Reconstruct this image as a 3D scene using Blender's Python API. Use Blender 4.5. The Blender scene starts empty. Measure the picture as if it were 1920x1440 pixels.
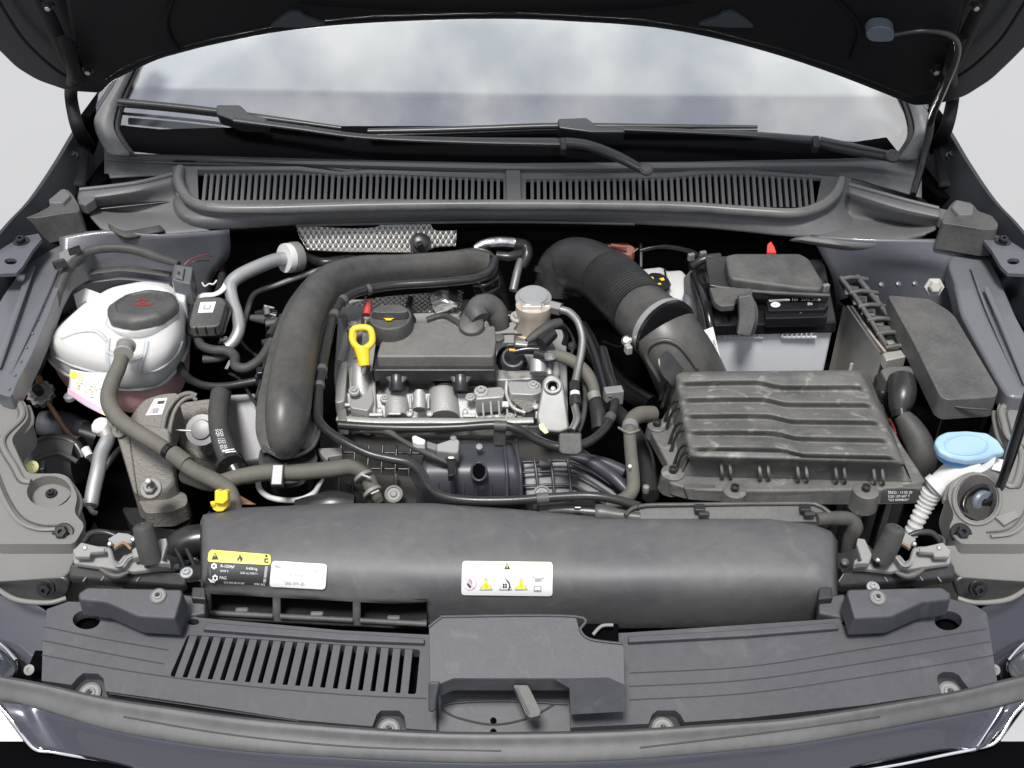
import bpy, bmesh, math, random
from mathutils import Vector as V, Matrix, geometry
from mathutils.bvhtree import BVHTree
R = math.radians
random.seed(7)
SC = bpy.context.scene
COL = SC.collection
# ---------------------------------------------------------------- camera
PITCH, F, CAM = R(38), 2059.0, V((0, -0.86, 1.90))
cd = bpy.data.cameras.new('camera'); cam = bpy.data.objects.new('camera', cd); COL.objects.link(cam)
cd.sensor_width = 36; cd.lens = F / 1920 * 36; cd.clip_start = 0.02; cd.clip_end = 500
cam.location = CAM; cam.rotation_euler = (R(90) - PITCH, 0, 0); SC.camera = cam
# ---------------------------------------------------------------- sky: bright broken cloud over blue
w = bpy.data.worlds.new('World'); SC.world = w; w.use_nodes = True
nt = w.node_tree; nt.nodes.clear()
def nn(t, **k):
    n = nt.nodes.new(t)
    for a, b in k.items(): setattr(n, a, b)
    return n
out = nn('ShaderNodeOutputWorld'); sky = nn('ShaderNodeTexSky', sky_type='NISHITA', sun_disc=False)
sky.sun_elevation = R(69); sky.sun_rotation = R(202)
b1 = nn('ShaderNodeBackground'); b1.inputs[1].default_value = 0.1
b2 = nn('ShaderNodeBackground'); b2.inputs[1].default_value = 0.95
tc = nn('ShaderNodeTexCoord'); nz = nn('ShaderNodeTexNoise'); nz.inputs['Scale'].default_value = 5.5
nz.inputs['Detail'].default_value = 7; nz.inputs['Roughness'].default_value = 0.55
rp = nn('ShaderNodeValToRGB'); rp.color_ramp.elements[0].position = 0.30; rp.color_ramp.elements[0].color = (0.25, 0.25, 0.25, 1)
rp.color_ramp.elements[1].position = 0.56; rp.color_ramp.elements[1].color = (1, 1, 1, 1)
nz2 = nn('ShaderNodeTexNoise'); nz2.inputs['Scale'].default_value = 9; nz2.inputs['Detail'].default_value = 5
rp2 = nn('ShaderNodeValToRGB'); rp2.color_ramp.elements[0].position = 0.4; rp2.color_ramp.elements[0].color = (0.5, 0.53, 0.6, 1)
rp2.color_ramp.elements[1].position = 0.58; rp2.color_ramp.elements[1].color = (1.08, 1.08, 1.08, 1)
mx = nn('ShaderNodeMixShader'); L = nt.links.new
L(tc.outputs['Generated'], nz.inputs['Vector']); L(tc.outputs['Generated'], nz2.inputs['Vector'])
L(nz.outputs['Fac'], rp.inputs['Fac']); L(nz2.outputs['Fac'], rp2.inputs['Fac']); 
sx_ = nn('ShaderNodeSeparateXYZ'); L(tc.outputs['Generated'], sx_.inputs[0])      # overcast sky: zenith three times the horizon
gm_ = nn('ShaderNodeMapRange'); gm_.inputs['From Min'].default_value = 0; gm_.inputs['From Max'].default_value = 1; gm_.inputs['To Min'].default_value = 0.33; gm_.inputs['To Max'].default_value = 1.0
L(sx_.outputs['Z'], gm_.inputs['Value']); cm_ = nn('ShaderNodeMix', data_type='RGBA', blend_type='MULTIPLY'); cm_.inputs['Factor'].default_value = 1
L(rp2.outputs['Color'], cm_.inputs['A']); L(gm_.outputs['Result'], cm_.inputs['B']); L(cm_.outputs['Result'], b2.inputs[0])
L(sky.outputs['Color'], b1.inputs[0]); L(rp.outputs['Color'], mx.inputs[0]); L(b1.outputs[0], mx.inputs[1]); L(b2.outputs[0], mx.inputs[2])
L(mx.outputs[0], out.inputs[0])
# ---------------------------------------------------------------- sun through thin cloud
sd = bpy.data.lights.new('sun', 'SUN'); sd.energy = 2.9; sd.angle = R(14); sd.color = (1, 0.98, 0.95)
so = bpy.data.objects.new('sun', sd); COL.objects.link(so); so.rotation_euler = (R(20), R(-6), 0)
SC.view_settings.view_transform = 'Standard'; SC.view_settings.look = 'None'; SC.view_settings.exposure = 0.6
# ---------------------------------------------------------------- materials
MATS = {}
def mat(name, col, rough=0.5, metal=0.0, dust=0.0, dcol=(0.30, 0.28, 0.25), dscale=14, bump=0.0, bscale=400, coat=0.0,
        trans=0.0, sss=0.0, spec=0.5, scratch=0.0):
    m = bpy.data.materials.new(name); m.use_nodes = True; t = m.node_tree; bs = t.nodes['Principled BSDF']
    bs.inputs['Base Color'].default_value = (*col, 1); bs.inputs['Roughness'].default_value = rough; bs.inputs['Metallic'].default_value = metal
    bs.inputs['Coat Weight'].default_value = coat; bs.inputs['Coat Roughness'].default_value = 0.05
    bs.inputs['Transmission Weight'].default_value = trans; bs.inputs['Specular IOR Level'].default_value = spec
    if sss:
        bs.inputs['Subsurface Weight'].default_value = sss; bs.inputs['Subsurface Radius'].default_value = (0.03, 0.026, 0.024); bs.inputs['Subsurface Scale'].default_value = 0.8
    tcn = t.nodes.new('ShaderNodeTexCoord'); lk = t.links.new
    if dust:
        n = t.nodes.new('ShaderNodeTexNoise'); n.inputs['Scale'].default_value = dscale; n.inputs['Detail'].default_value = 8; n.inputs['Roughness'].default_value = 0.65
        n3 = t.nodes.new('ShaderNodeTexNoise'); n3.inputs['Scale'].default_value = dscale * 14; n3.inputs['Detail'].default_value = 4
        ad = t.nodes.new('ShaderNodeMath'); ad.operation = 'MULTIPLY_ADD'; ad.inputs[1].default_value = 0.35
        r = t.nodes.new('ShaderNodeMapRange'); r.inputs['From Min'].default_value = 0.5; r.inputs['From Max'].default_value = 0.86
        r.inputs['To Min'].default_value = dust * 0.2; r.inputs['To Max'].default_value = dust
        mc = t.nodes.new('ShaderNodeMix'); mc.data_type = 'RGBA'; mc.inputs['A'].default_value = (*col, 1); mc.inputs['B'].default_value = (*dcol, 1)
        lk(tcn.outputs['Object'], n.inputs['Vector']); lk(tcn.outputs['Object'], n3.inputs['Vector'])
        lk(n3.outputs['Fac'], ad.inputs[0]); lk(n.outputs['Fac'], ad.inputs[2]); lk(ad.outputs[0], r.inputs['Value'])
        lk(r.outputs['Result'], mc.inputs['Factor']); res = mc.outputs['Result']
        if scratch:
            n4 = t.nodes.new('ShaderNodeTexNoise'); n4.inputs['Scale'].default_value = 22; n4.inputs['Detail'].default_value = 6; n4.inputs['Distortion'].default_value = 1.6
            r4 = t.nodes.new('ShaderNodeMapRange'); r4.inputs['From Min'].default_value = 0.57; r4.inputs['From Max'].default_value = 0.72
            r4.inputs['To Max'].default_value = scratch; m4 = t.nodes.new('ShaderNodeMix'); m4.data_type = 'RGBA'; m4.inputs['B'].default_value = (0.42, 0.40, 0.36, 1)
            lk(tcn.outputs['Object'], n4.inputs['Vector']); lk(n4.outputs['Fac'], r4.inputs['Value']); lk(r4.outputs['Result'], m4.inputs['Factor'])
            lk(res, m4.inputs['A']); res = m4.outputs['Result']
        lk(res, bs.inputs['Base Color'])
        rr = t.nodes.new('ShaderNodeMapRange'); rr.inputs['To Min'].default_value = max(rough - 0.06, 0.03); rr.inputs['To Max'].default_value = min(rough + 0.2, 1)
        lk(n.outputs['Fac'], rr.inputs['Value']); lk(rr.outputs['Result'], bs.inputs['Roughness'])
    if bump:
        nb = t.nodes.new('ShaderNodeTexNoise'); nb.inputs['Scale'].default_value = bscale; nb.inputs['Detail'].default_value = 3
        bp = t.nodes.new('ShaderNodeBump'); bp.inputs['Strength'].default_value = bump; bp.inputs['Distance'].default_value = 0.002
        lk(tcn.outputs['Object'], nb.inputs['Vector']); lk(nb.outputs['Fac'], bp.inputs['Height']); lk(bp.outputs['Normal'], bs.inputs['Normal'])
    MATS[name] = m; return m
WARM = (0.225, 0.218, 0.2)
BLK = mat('black_plastic', (0.0396, 0.0396, 0.04158), 0.46, dust=0.6, dcol=tuple(x * 0.66 for x in WARM), bump=0.12, bscale=900)
SHR = mat('shroud_plastic', (0.0697, 0.07052, 0.07626), 0.45, dust=0.55, dcol=(0.1558, 0.1509, 0.1427), dscale=5, bump=0.15, bscale=1100, scratch=0.06)
SLM = mat('slam_plastic', (0.0306, 0.0315, 0.0387), 0.42, dust=0.4, dcol=(0.09, 0.09, 0.0972), dscale=7, bump=0.2, bscale=1100, scratch=0.05)
MAN = mat('manifold_black', (0.039, 0.0405, 0.051), 0.32, dust=0.22, dcol=(0.0975, 0.0975, 0.1013), dscale=12, bump=0.06)
ALM = mat('smooth_casting', (0.3, 0.3, 0.295), 0.4, metal=0.4, dust=0.4, dcol=(0.22, 0.215, 0.2), dscale=30, bump=0.06, bscale=500)
SAT = mat('satin_black', (0.012, 0.012, 0.0135), 0.25, dust=0.1, dcol=WARM, dscale=9, bump=0.05)
DST = mat('dusty_plastic', (0.104, 0.1016, 0.096), 0.44, dust=0.7, dcol=(0.2, 0.192, 0.176), dscale=9, bump=0.15, bscale=900)
ARM = mat('wiper_black', (0.028, 0.03, 0.034), 0.32)
FND = mat('fender_dark', (0.012, 0.013, 0.016), 0.35, spec=0.25)  # body paint near-black: reflection of the dark bonnet put into the colour
PLG = mat('plug_grey', (0.075, 0.085, 0.1), 0.45, dust=0.3, dcol=WARM)
BLL = mat('blue_cap_sheen', (0.27, 0.42, 0.57), 0.35, dust=0.1, dcol=(0.7, 0.8, 0.9))  # cap blue made paler: the sky's sheen on its top is painted in
WRD = mat('dull_red_wire', (0.22, 0.03, 0.03), 0.5)
BIR = mat('rail_paint', (0.105, 0.109, 0.124), 0.34, dust=0.3, dcol=(0.17, 0.167, 0.165), dscale=8, coat=0.2)
TRY = mat('tray_plastic', (0.143, 0.1436, 0.1474), 0.42, dust=0.3, dcol=(0.176, 0.1733, 0.1705), dscale=5)  # cowl plastic made paler to offset the bonnet's shade on the tray
NPT = mat('front_paint', (0.0595, 0.0602, 0.0784), 0.26, metal=0.5, coat=1.0, bump=0.03, bscale=2500)
TRM = mat('trim_black', (0.035, 0.035, 0.037), 0.5, dust=0.35, dcol=WARM)
DUC = mat('duct_black', (0.031, 0.031, 0.0341), 0.33, dust=0.65, dcol=(0.124, 0.1178, 0.1023), dscale=6, bump=0.08, bscale=800)
GLS = mat('gloss_black', (0.012, 0.012, 0.014), 0.2)
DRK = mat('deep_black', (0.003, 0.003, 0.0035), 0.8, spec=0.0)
GRM = mat('grime', (0.022, 0.021, 0.02), 0.8, dust=0.3, dcol=(0.08, 0.07, 0.058), dscale=20, bump=0.3, bscale=150)
RUB = mat('rubber', (0.02625, 0.02625, 0.027), 0.55, dust=0.4, dcol=(0.12, 0.1162, 0.105), dscale=12)
HOS = mat('dusty_hose', (0.08075, 0.0765, 0.0663), 0.65, dust=0.5, dcol=(0.17, 0.1573, 0.1275), dscale=16, bump=0.1, bscale=500)
SEB = mat('bulb_seal_rubber', (0.104, 0.104, 0.104), 0.25, dust=0.6, dcol=(0.24, 0.236, 0.224))
SEA = mat('seal_rubber', (0.05, 0.05, 0.052), 0.45, dust=0.6, dcol=(0.14, 0.139, 0.135), dscale=5, bump=0.08)
COW = mat('cowl_plastic', (0.1054, 0.106, 0.1097), 0.42, dust=0.5, dcol=(0.1736, 0.1717, 0.1674), dscale=5, bump=0.15, bscale=1000)
FIL = mat('filter_plastic', (0.072, 0.072, 0.07344), 0.5, dust=0.7, dcol=(0.1944, 0.1886, 0.1728), dscale=18, bump=0.25, bscale=700, scratch=0.5)
BAT = mat('battery_case', (0.8, 0.82, 0.86), 0.45, dust=0.2, dcol=(0.4, 0.4, 0.4))
BIN = mat('inner_paint', (0.078, 0.082, 0.1), 0.34, dust=0.3, dcol=(0.15, 0.147, 0.148), dscale=8, coat=0.3)
DPT = mat('outer_paint', (0.03, 0.031, 0.042), 0.28, metal=0.35, coat=1.0, bump=0.03, bscale=2500)
BPT = mat('bonnet_paint', (0.006, 0.0063, 0.0085), 0.5, spec=0.15, dust=0.2, dcol=(0.03, 0.026, 0.023), dscale=4)
BEI = mat('carrier_plastic', (0.165, 0.16, 0.152), 0.42, dust=0.35, dcol=(0.22, 0.21, 0.19), dscale=10, bump=0.08)
ALU = mat('cast_aluminium', (0.43, 0.43, 0.42), 0.45, metal=0.45, dust=0.5, dcol=(0.36, 0.35, 0.33), dscale=24, bump=0.5, bscale=420)
ALD = mat('cast_grey', (0.1782, 0.1701, 0.1588), 0.55, metal=0.2, dust=0.6, dcol=(0.204, 0.186, 0.156), dscale=30, bump=0.8, bscale=260)
STL = mat('bright_steel', (0.55, 0.55, 0.54), 0.32, metal=1.0, dust=0.3)
ZNC = mat('zinc', (0.48, 0.465, 0.43), 0.45, metal=0.5, dust=0.3)
BRZ = mat('bronze_tint', (0.68, 0.58, 0.48), 0.35, metal=0.5, dust=0.3, dcol=(0.4, 0.33, 0.27), dscale=40)
PIP = mat('grey_pipe', (0.16, 0.16, 0.168), 0.4, metal=0.5, dust=0.3)
LIT = mat('light_alloy', (0.45, 0.46, 0.47), 0.36, metal=0.6, dust=0.25)
FOI = mat('foil', (0.8, 0.8, 0.8), 0.28, metal=1.0, bump=1.0, bscale=70)
TNK = mat('tank_plastic', (0.6, 0.595, 0.585), 0.62, sss=0.9, spec=0.12, dust=0.15, dcol=(0.63, 0.5985, 0.546), dscale=6)
PNK = mat('coolant_pink', (0.85, 0.5, 0.5), 0.3, sss=0.5)
WHT = mat('white_plastic', (0.66, 0.66, 0.65), 0.4, dust=0.2, dcol=(0.6, 0.57, 0.5))
LAB = mat('label_white', (0.75, 0.75, 0.75), 0.45)
LAY = mat('label_yellow', (0.85, 0.72, 0.12), 0.45)
LYP = mat('label_pale_yellow', (0.86, 0.83, 0.38), 0.45)
INK = mat('ink', (0.03, 0.03, 0.03), 0.6)
IGY = mat('ink_grey', (0.3, 0.3, 0.32), 0.6)
IRD = mat('ink_red', (0.5, 0.05, 0.05), 0.6)
IPK = mat('ink_pink', (0.75, 0.45, 0.6), 0.6)
YEL = mat('yellow_plastic', (0.85, 0.58, 0.02), 0.35, dust=0.1)
BLU = mat('blue_cap', (0.09, 0.31, 0.66), 0.35, dust=0.12, dcol=(0.7, 0.8, 0.9))
RED = mat('red_plastic', (0.75, 0.03, 0.02), 0.4)
RST = mat('rust_plastic', (0.33, 0.075, 0.04), 0.5, dust=0.3)
BRN = mat('brown_hose', (0.25, 0.12, 0.055), 0.45, dust=0.2)
NOZ = mat('nozzle_grey', (0.114, 0.138, 0.174), 0.4)
GRC = mat('grey_clip', (0.1785, 0.1785, 0.1785), 0.5, metal=0.1, dust=0.4)
CHR = mat('chrome', (0.85, 0.85, 0.86), 0.06, metal=1.0)
GLP = mat('glare_pale', (0.36, 0.37, 0.37), 0.6)  # glare brightness put into colour for the added windscreen panel
GLG = mat('glare_grey', (0.11, 0.11, 0.125), 0.6)
FRI = mat('black_frit', (0.002, 0.002, 0.0025), 0.5, spec=0.02)
GND = mat('pale_ground', (0.315, 0.315, 0.315), 0.9, dust=0.2, dcol=(0.335, 0.335, 0.335), dscale=0.6)
def glassmat(name, fac, tint, rough=0.02):
    m = bpy.data.materials.new(name); m.use_nodes = True; t = m.node_tree; t.nodes.clear()
    o = t.nodes.new('ShaderNodeOutputMaterial'); g = t.nodes.new('ShaderNodeBsdfGlossy'); tr = t.nodes.new('ShaderNodeBsdfTransparent')
    fr = t.nodes.new('ShaderNodeLayerWeight'); fr.inputs['Blend'].default_value = 0.35
    mr = t.nodes.new('ShaderNodeMapRange'); mr.inputs['To Min'].default_value = fac; mr.inputs['To Max'].default_value = 1.0
    mxs = t.nodes.new('ShaderNodeMixShader'); g.inputs['Roughness'].default_value = rough; tr.inputs[0].default_value = (*tint, 1)
    t.links.new(fr.outputs['Fresnel'], mr.inputs['Value']); t.links.new(mr.outputs['Result'], mxs.inputs[0])
    t.links.new(tr.outputs[0], mxs.inputs[1]); t.links.new(g.outputs[0], mxs.inputs[2]); t.links.new(mxs.outputs[0], o.inputs[0])
    return m
GLA = glassmat('windscreen_glass', 0.34, (0.93, 0.96, 0.96))
LIP = mat('lip_grey', (0.035, 0.042, 0.05), 0.45)
REF = mat('lamp_reflector', (0.4, 0.4, 0.4), 0.3, metal=0.5)
LEN = glassmat('headlight_lens', 0.12, (0.9, 0.92, 0.93))
def meshmat(name, k):   # embossed metal heat shield
    m = mat(name, (0.62, 0.6, 0.56), 0.4, metal=0.55); t = m.node_tree; bs = t.nodes['Principled BSDF']
    tcn = t.nodes.new('ShaderNodeTexCoord'); mp = t.nodes.new('ShaderNodeMapping'); mp.inputs['Rotation'].default_value = (0, 0, R(45)); mp.inputs['Scale'].default_value = (k, k, k)
    ws = []
    for d in ('X', 'Y'):
        wv = t.nodes.new('ShaderNodeTexWave'); wv.bands_direction = d; wv.inputs['Scale'].default_value = 1; t.links.new(mp.outputs[0], wv.inputs['Vector']); ws.append(wv)
    mu = t.nodes.new('ShaderNodeMath'); mu.operation = 'MULTIPLY'; t.links.new(ws[0].outputs['Fac'], mu.inputs[0]); t.links.new(ws[1].outputs['Fac'], mu.inputs[1])
    bp = t.nodes.new('ShaderNodeBump'); bp.inputs['Strength'].default_value = 1; bp.inputs['Distance'].default_value = 0.006
    t.links.new(tcn.outputs['Object'], mp.inputs[0]); t.links.new(mu.outputs[0], bp.inputs['Height']); t.links.new(bp.outputs[0], bs.inputs['Normal'])
    return m
MSH = meshmat('embossed_shield', 45)
# ---------------------------------------------------------------- geometry helpers
def ray(u, v):
    a, b, c, s = (u - 960) / F, (720 - v) / F, math.cos(PITCH), math.sin(PITCH)
    return V((a, c + b * s, -s + b * c))
def P(u, v, z):
    r = ray(u, v); return CAM + r * ((z - CAM.z) / r.z)
def H(z): return lambda u, v: P(u, v, z)
def plane(p0, n):
    p0, n = V(p0), V(n).normalized()
    def f(u, v):
        r = ray(u, v); return CAM + r * ((p0 - CAM).dot(n) / r.dot(n))
    f.n = n; return f
def depth(p):
    f = V((0, math.cos(PITCH), -math.sin(PITCH))); return (V(p) - CAM).dot(f)
def pxm(p): return depth(p) / F         # metres per photo pixel at p
def A(q, S=None):                       # (u,v,z) or Vector -> point
    if isinstance(q, V): return q
    return P(*q) if len(q) == 3 else S(*q)
def mk(name, verts, faces, m, par=None, bev=0, smooth=35, thick=0, seg=2, recalc=True):
    me = bpy.data.meshes.new(name); me.from_pydata([tuple(v) for v in verts], [], faces)
    bm = bmesh.new(); bm.from_mesh(me)
    if recalc: bmesh.ops.recalc_face_normals(bm, faces=bm.faces)
    bm.to_mesh(me); bm.free()
    for p in me.polygons: p.use_smooth = True
    me.set_sharp_from_angle(angle=R(smooth)); me.materials.append(m)
    o = bpy.data.objects.new(name, me); COL.objects.link(o)
    if par is not None: o.parent = par
    if thick:
        s = o.modifiers.new('s', 'SOLIDIFY'); s.thickness = thick; s.offset = 0
    if bev:
        b = o.modifiers.new('b', 'BEVEL'); b.width = bev; b.segments = seg; b.limit_method = 'ANGLE'; b.angle_limit = R(32); b.harden_normals = True
    return o
def T(name, label, cat, group=None):
    o = bpy.data.objects.new(name, None); COL.objects.link(o); o.empty_display_size = 0.02
    return tag(o, label, cat, group)
def tag(o, label, cat, group=None):
    o['label'] = label; o['category'] = cat
    if group: o['group'] = group
    return o
def cr(pts, k, closed=False):           # Catmull-Rom through points
    n = len(pts); out = []
    if n < 3: return [pts[0].lerp(pts[-1], i / k) for i in range(k + 1)]
    for i in range(n if closed else n - 1):
        g = (lambda j: pts[j % n]) if closed else (lambda j: pts[min(max(j, 0), n - 1)])
        a, b, c, d = g(i - 1), g(i), g(i + 1), g(i + 2)
        for s in range(k):
            t = s / k
            out.append(0.5 * ((2 * b) + (c - a) * t + (2 * a - 5 * b + 4 * c - d) * t * t + (3 * b - a - 3 * c + d) * t ** 3))
    if not closed: out.append(pts[-1])
    return out
def tube(name, m, par, pts, wd, k=6, n=14, flat=1.0, cap=True, closed=False, up=None, rib=0, ribn=0, smooth=50):
    """round tube through (u,v,z) points, wd = width in photo px (one or per point)"""
    ps = [A(q) for q in pts]
    ws = [wd] * len(ps) if not isinstance(wd, (list, tuple)) else list(wd)
    rs = [V((0.5 * x * pxm(p), 0, 0)) for x, p in zip(ws, ps)]
    if ribn: k = ribn
    C = cr(ps, k, closed); Q = [r.x for r in cr(rs, k, closed)]
    if rib: Q = [q * (1 + (rib if (i % 4) < 2 else -rib)) for i, q in enumerate(Q)]
    vs, fs = [], []; N = len(C); U = V(up) if up else V((0, 0, 1)); prev = None
    for i in range(N):
        t = (C[(i + 1) % N] - C[i - 1]) if closed else (C[min(i + 1, N - 1)] - C[max(i - 1, 0)])
        t.normalize()
        a = prev if (prev is not None and not up) else U
        a = a - t * a.dot(t)
        if a.length < 1e-4: a = V((0, 1, 0)) - t * t.y
        a.normalize(); prev = a; b = t.cross(a)
        for j in range(n):
            th = 2 * math.pi * j / n; vs.append(C[i] + (a * (math.cos(th) * flat) + b * math.sin(th)) * Q[i])
    for i in range(N if closed else N - 1):
        for j in range(n):
            a, b = i * n, ((i + 1) % N) * n; fs.append((a + j, a + (j + 1) % n, b + (j + 1) % n, b + j))
    if cap and not closed: fs += [tuple(range(n)), tuple(range((N - 1) * n, N * n))]
    return mk(name, vs, fs, m, par, smooth=smooth)
def rnd(pts, r, n=4):                   # round the corners of a pixel outline
    o = []; N = len(pts)
    for i in range(N):
        p, a, b = V(pts[i][:2]), V(pts[i - 1][:2]), V(pts[(i + 1) % N][:2])
        da, db = (a - p), (b - p); rr = min(r, da.length * 0.45, db.length * 0.45)
        s, e = p + da.normalized() * rr, p + db.normalized() * rr
        for k in range(n + 1):
            t = k / n; q = (1 - t) ** 2 * s + 2 * t * (1 - t) * p + t * t * e; o.append((q.x, q.y))
    return o
def ell(u, v, a, b, n=20, rot=0):
    return [(u + a * math.cos(t) * math.cos(rot) - b * math.sin(t) * math.sin(rot), v + a * math.cos(t) * math.sin(rot) + b * math.sin(t) * math.cos(rot))
            for t in [2 * math.pi * i / n for i in range(n)]]
def prism(name, m, par, S, pts, down=0.03, bev=0.003, flare=1.0, holes=(), r=0, dirn=(0, 0, -1), seg=2, smooth=35):
    """slab: outline in photo px carried to surface S, thickness 'down' along dirn"""
    if not callable(S): S = H(S)
    loops = [rnd(pts, r) if r else list(pts)] + [list(h) for h in holes]
    L3 = [[A(q, S) for q in lp] for lp in loops]
    c = sum(L3[0], V()) / len(L3[0]); d = V(dirn) * down; vs = []; fs = []; off = []
    for lp in L3: off.append(len(vs)); vs += lp
    n = len(vs)
    for i, lp in enumerate(L3):
        for p in lp: vs.append((c + (p - c) * flare if i == 0 else p) + d)
    if len(L3) == 1:
        fs = [tuple(range(n)), tuple(range(2 * n - 1, n - 1, -1))]
    else:
        tr = geometry.tessellate_polygon([[V((q[0], q[1], 0)) for q in lp] for lp in loops])
        fs = [tuple(x) for x in tr] + [tuple(i + n for i in x[::-1]) for x in tr]
    for o, lp in zip(off, L3):
        k = len(lp)
        for i in range(k):
            a, b = o + i, o + (i + 1) % k; fs.append((a, b, b + n, a + n))
    return mk(name, vs, fs, m, par, bev=bev if len(L3) == 1 else 0, seg=seg, smooth=smooth)
def patch(name, m, par, rows, k=4, thick=0.003, S=None, smooth=45):
    g = [cr([A(q, S) for q in r], k) for r in rows]
    cols = [cr([r[i] for r in g], k) for i in range(len(g[0]))]
    nr, nc = len(cols[0]), len(cols); vs = [cols[j][i] for i in range(nr) for j in range(nc)]
    fs = [(i * nc + j, i * nc + j + 1, (i + 1) * nc + j + 1, (i + 1) * nc + j) for i in range(nr - 1) for j in range(nc - 1)]
    return mk(name, vs, fs, m, par, thick=thick, smooth=smooth)
def lathe(name, m, par, at, prof, axis=(0, 0, 1), n=28, lobes=0, lobe=0.0, smooth=35, sx=1.0):
    """profile of (radius px, height px) turned about axis at point 'at'"""
    p = A(at); s = pxm(p); ax = V(axis).normalized()
    a = V((1, 0, 0)) - ax * ax.x; a.normalize(); b = ax.cross(a); vs, fs = [], []
    for r, h in prof:
        for j in range(n):
            th = 2 * math.pi * j / n; rr = r * s * (1 + lobe * (1 if math.cos(lobes * th) > 0 else -1) if lobes else 1)
            vs.append(p + ax * (h * s) + (a * math.cos(th) * sx + b * math.sin(th)) * rr)
    for i in range(len(prof) - 1):
        for j in range(n): fs.append((i * n + j, i * n + (j + 1) % n, (i + 1) * n + (j + 1) % n, (i + 1) * n + j))
    fs += [tuple(range(n)), tuple(range((len(prof) - 1) * n, len(prof) * n))]
    return mk(name, vs, fs, m, par, smooth=smooth)
def box(name, m, par, at, size, rz=0, rx=0, ry=0, bev=0.002):
    p = A(at); M = Matrix.Translation(p) @ Matrix.Rotation(R(rz), 4, 'Z') @ Matrix.Rotation(R(rx), 4, 'X') @ Matrix.Rotation(R(ry), 4, 'Y')
    vs = [M @ V((x * size[0] / 2, y * size[1] / 2, z * size[2] / 2)) for x in (-1, 1) for y in (-1, 1) for z in (-1, 1)]
    fs = [(0, 1, 3, 2), (4, 6, 7, 5), (0, 4, 5, 1), (2, 3, 7, 6), (0, 2, 6, 4), (1, 5, 7, 3)]
    return mk(name, vs, fs, m, par, bev=bev)
def bolt(par, at, r=10, m=None, axis=(0, -0.2, 1), name='bolt', hexa=True):
    m = m or ZNC
    b = lathe(name, m, par, at, [(r * 1.35, -3), (r * 1.35, 1), (r * 1.25, 2.2), (r * 0.86, 2.4)], axis, n=18)
    lathe('bolt_head', m, b, at, [(r * 0.86, 2), (r * 0.86, r * 0.75), (r * 0.7, r * 0.9), (r * 0.35, r * 0.9), (r * 0.3, r * 0.45)], axis, n=6 if hexa else 16, smooth=20)
    return b
def clip_screw(par, at, r=20, m=None, axis=(0, -0.3, 1)):
    m = m or GRC
    s = lathe('screw', m, par, at, [(r, -4), (r, 1), (r * 0.85, 3), (r * 0.8, 1.5), (r * 0.55, 1.5), (r * 0.5, 4), (r * 0.3, 5), (r * 0.26, 1)], axis, n=24)
    p = A(at) + V(axis).normalized() * pxm(A(at)) * 4.6
    e = pxm(p) * r
    box('cross_slot', INK, s, p, (e * 0.62, e * 0.13, e * 0.06), rz=25, bev=0); box('cross_slot', INK, s, p, (e * 0.13, e * 0.62, e * 0.065), rz=25, bev=0)
    return s
BV = {}
def bvh(o):
    if o.name not in BV:
        bpy.context.view_layer.update()
        dg = bpy.context.evaluated_depsgraph_get(); BV[o.name] = BVHTree.FromObject(o, dg)
    return BV[o.name]
def on(o, u, v, off=0.0006):            # where the line of sight meets the surface of o
    r = ray(u, v); h = bvh(o).ray_cast(CAM, r.normalized())
    if h[0] is None:
        h = bvh(o).find_nearest(P(u, v, 0.88))
    n = h[1] if h[1].dot(r) < 0 else -h[1]
    return h[0] + n * off
def decal(name, m, par, o, pts, off=0.0006, grid=6, r=0):
    """flat print laid on o; quads are gridded so they follow its curve"""
    vs, fs = [], []
    if len(pts) == 4 and r:             # rounded corners, still gridded
        a, b, c, d = [V(p) for p in pts]; h = ((d - a).length + (c - b).length) / 2; wd_ = (b - a).length
        ys = [0, r * .12, r * .4, r] + [r + (h - 2 * r) * i / grid for i in range(1, grid)] + [h - r, h - r * .4, h - r * .12, h]; k = 2 * grid + 1
        for y in ys:
            e = min(y, h - y); ins = (r - math.sqrt(max(0, r * r - (r - e) ** 2)) if e < r else 0) / wd_
            l, q_ = a.lerp(d, y / h), b.lerp(c, y / h)
            for j in range(k): q = l.lerp(q_, ins + (1 - 2 * ins) * j / (k - 1)); vs.append(on(o, q.x, q.y, off))
        fs = [(i * k + j, i * k + j + 1, (i + 1) * k + j + 1, (i + 1) * k + j) for i in range(len(ys) - 1) for j in range(k - 1)]
    elif len(pts) == 4:
        a, b, c, d = [V(p) for p in pts]
        for i in range(grid + 1):
            for j in range(grid + 1):
                q = a.lerp(b, j / grid).lerp(d.lerp(c, j / grid), i / grid); vs.append(on(o, q.x, q.y, off))
        k = grid + 1
        fs = [(i * k + j, i * k + j + 1, (i + 1) * k + j + 1, (i + 1) * k + j) for i in range(grid) for j in range(grid)]
    else:
        pp = rnd(pts, r) if r else pts; vs = [on(o, q[0], q[1], off) for q in pp]; fs = [tuple(range(len(vs)))]
    return mk(name, vs, fs, m, par, recalc=False)
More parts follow.
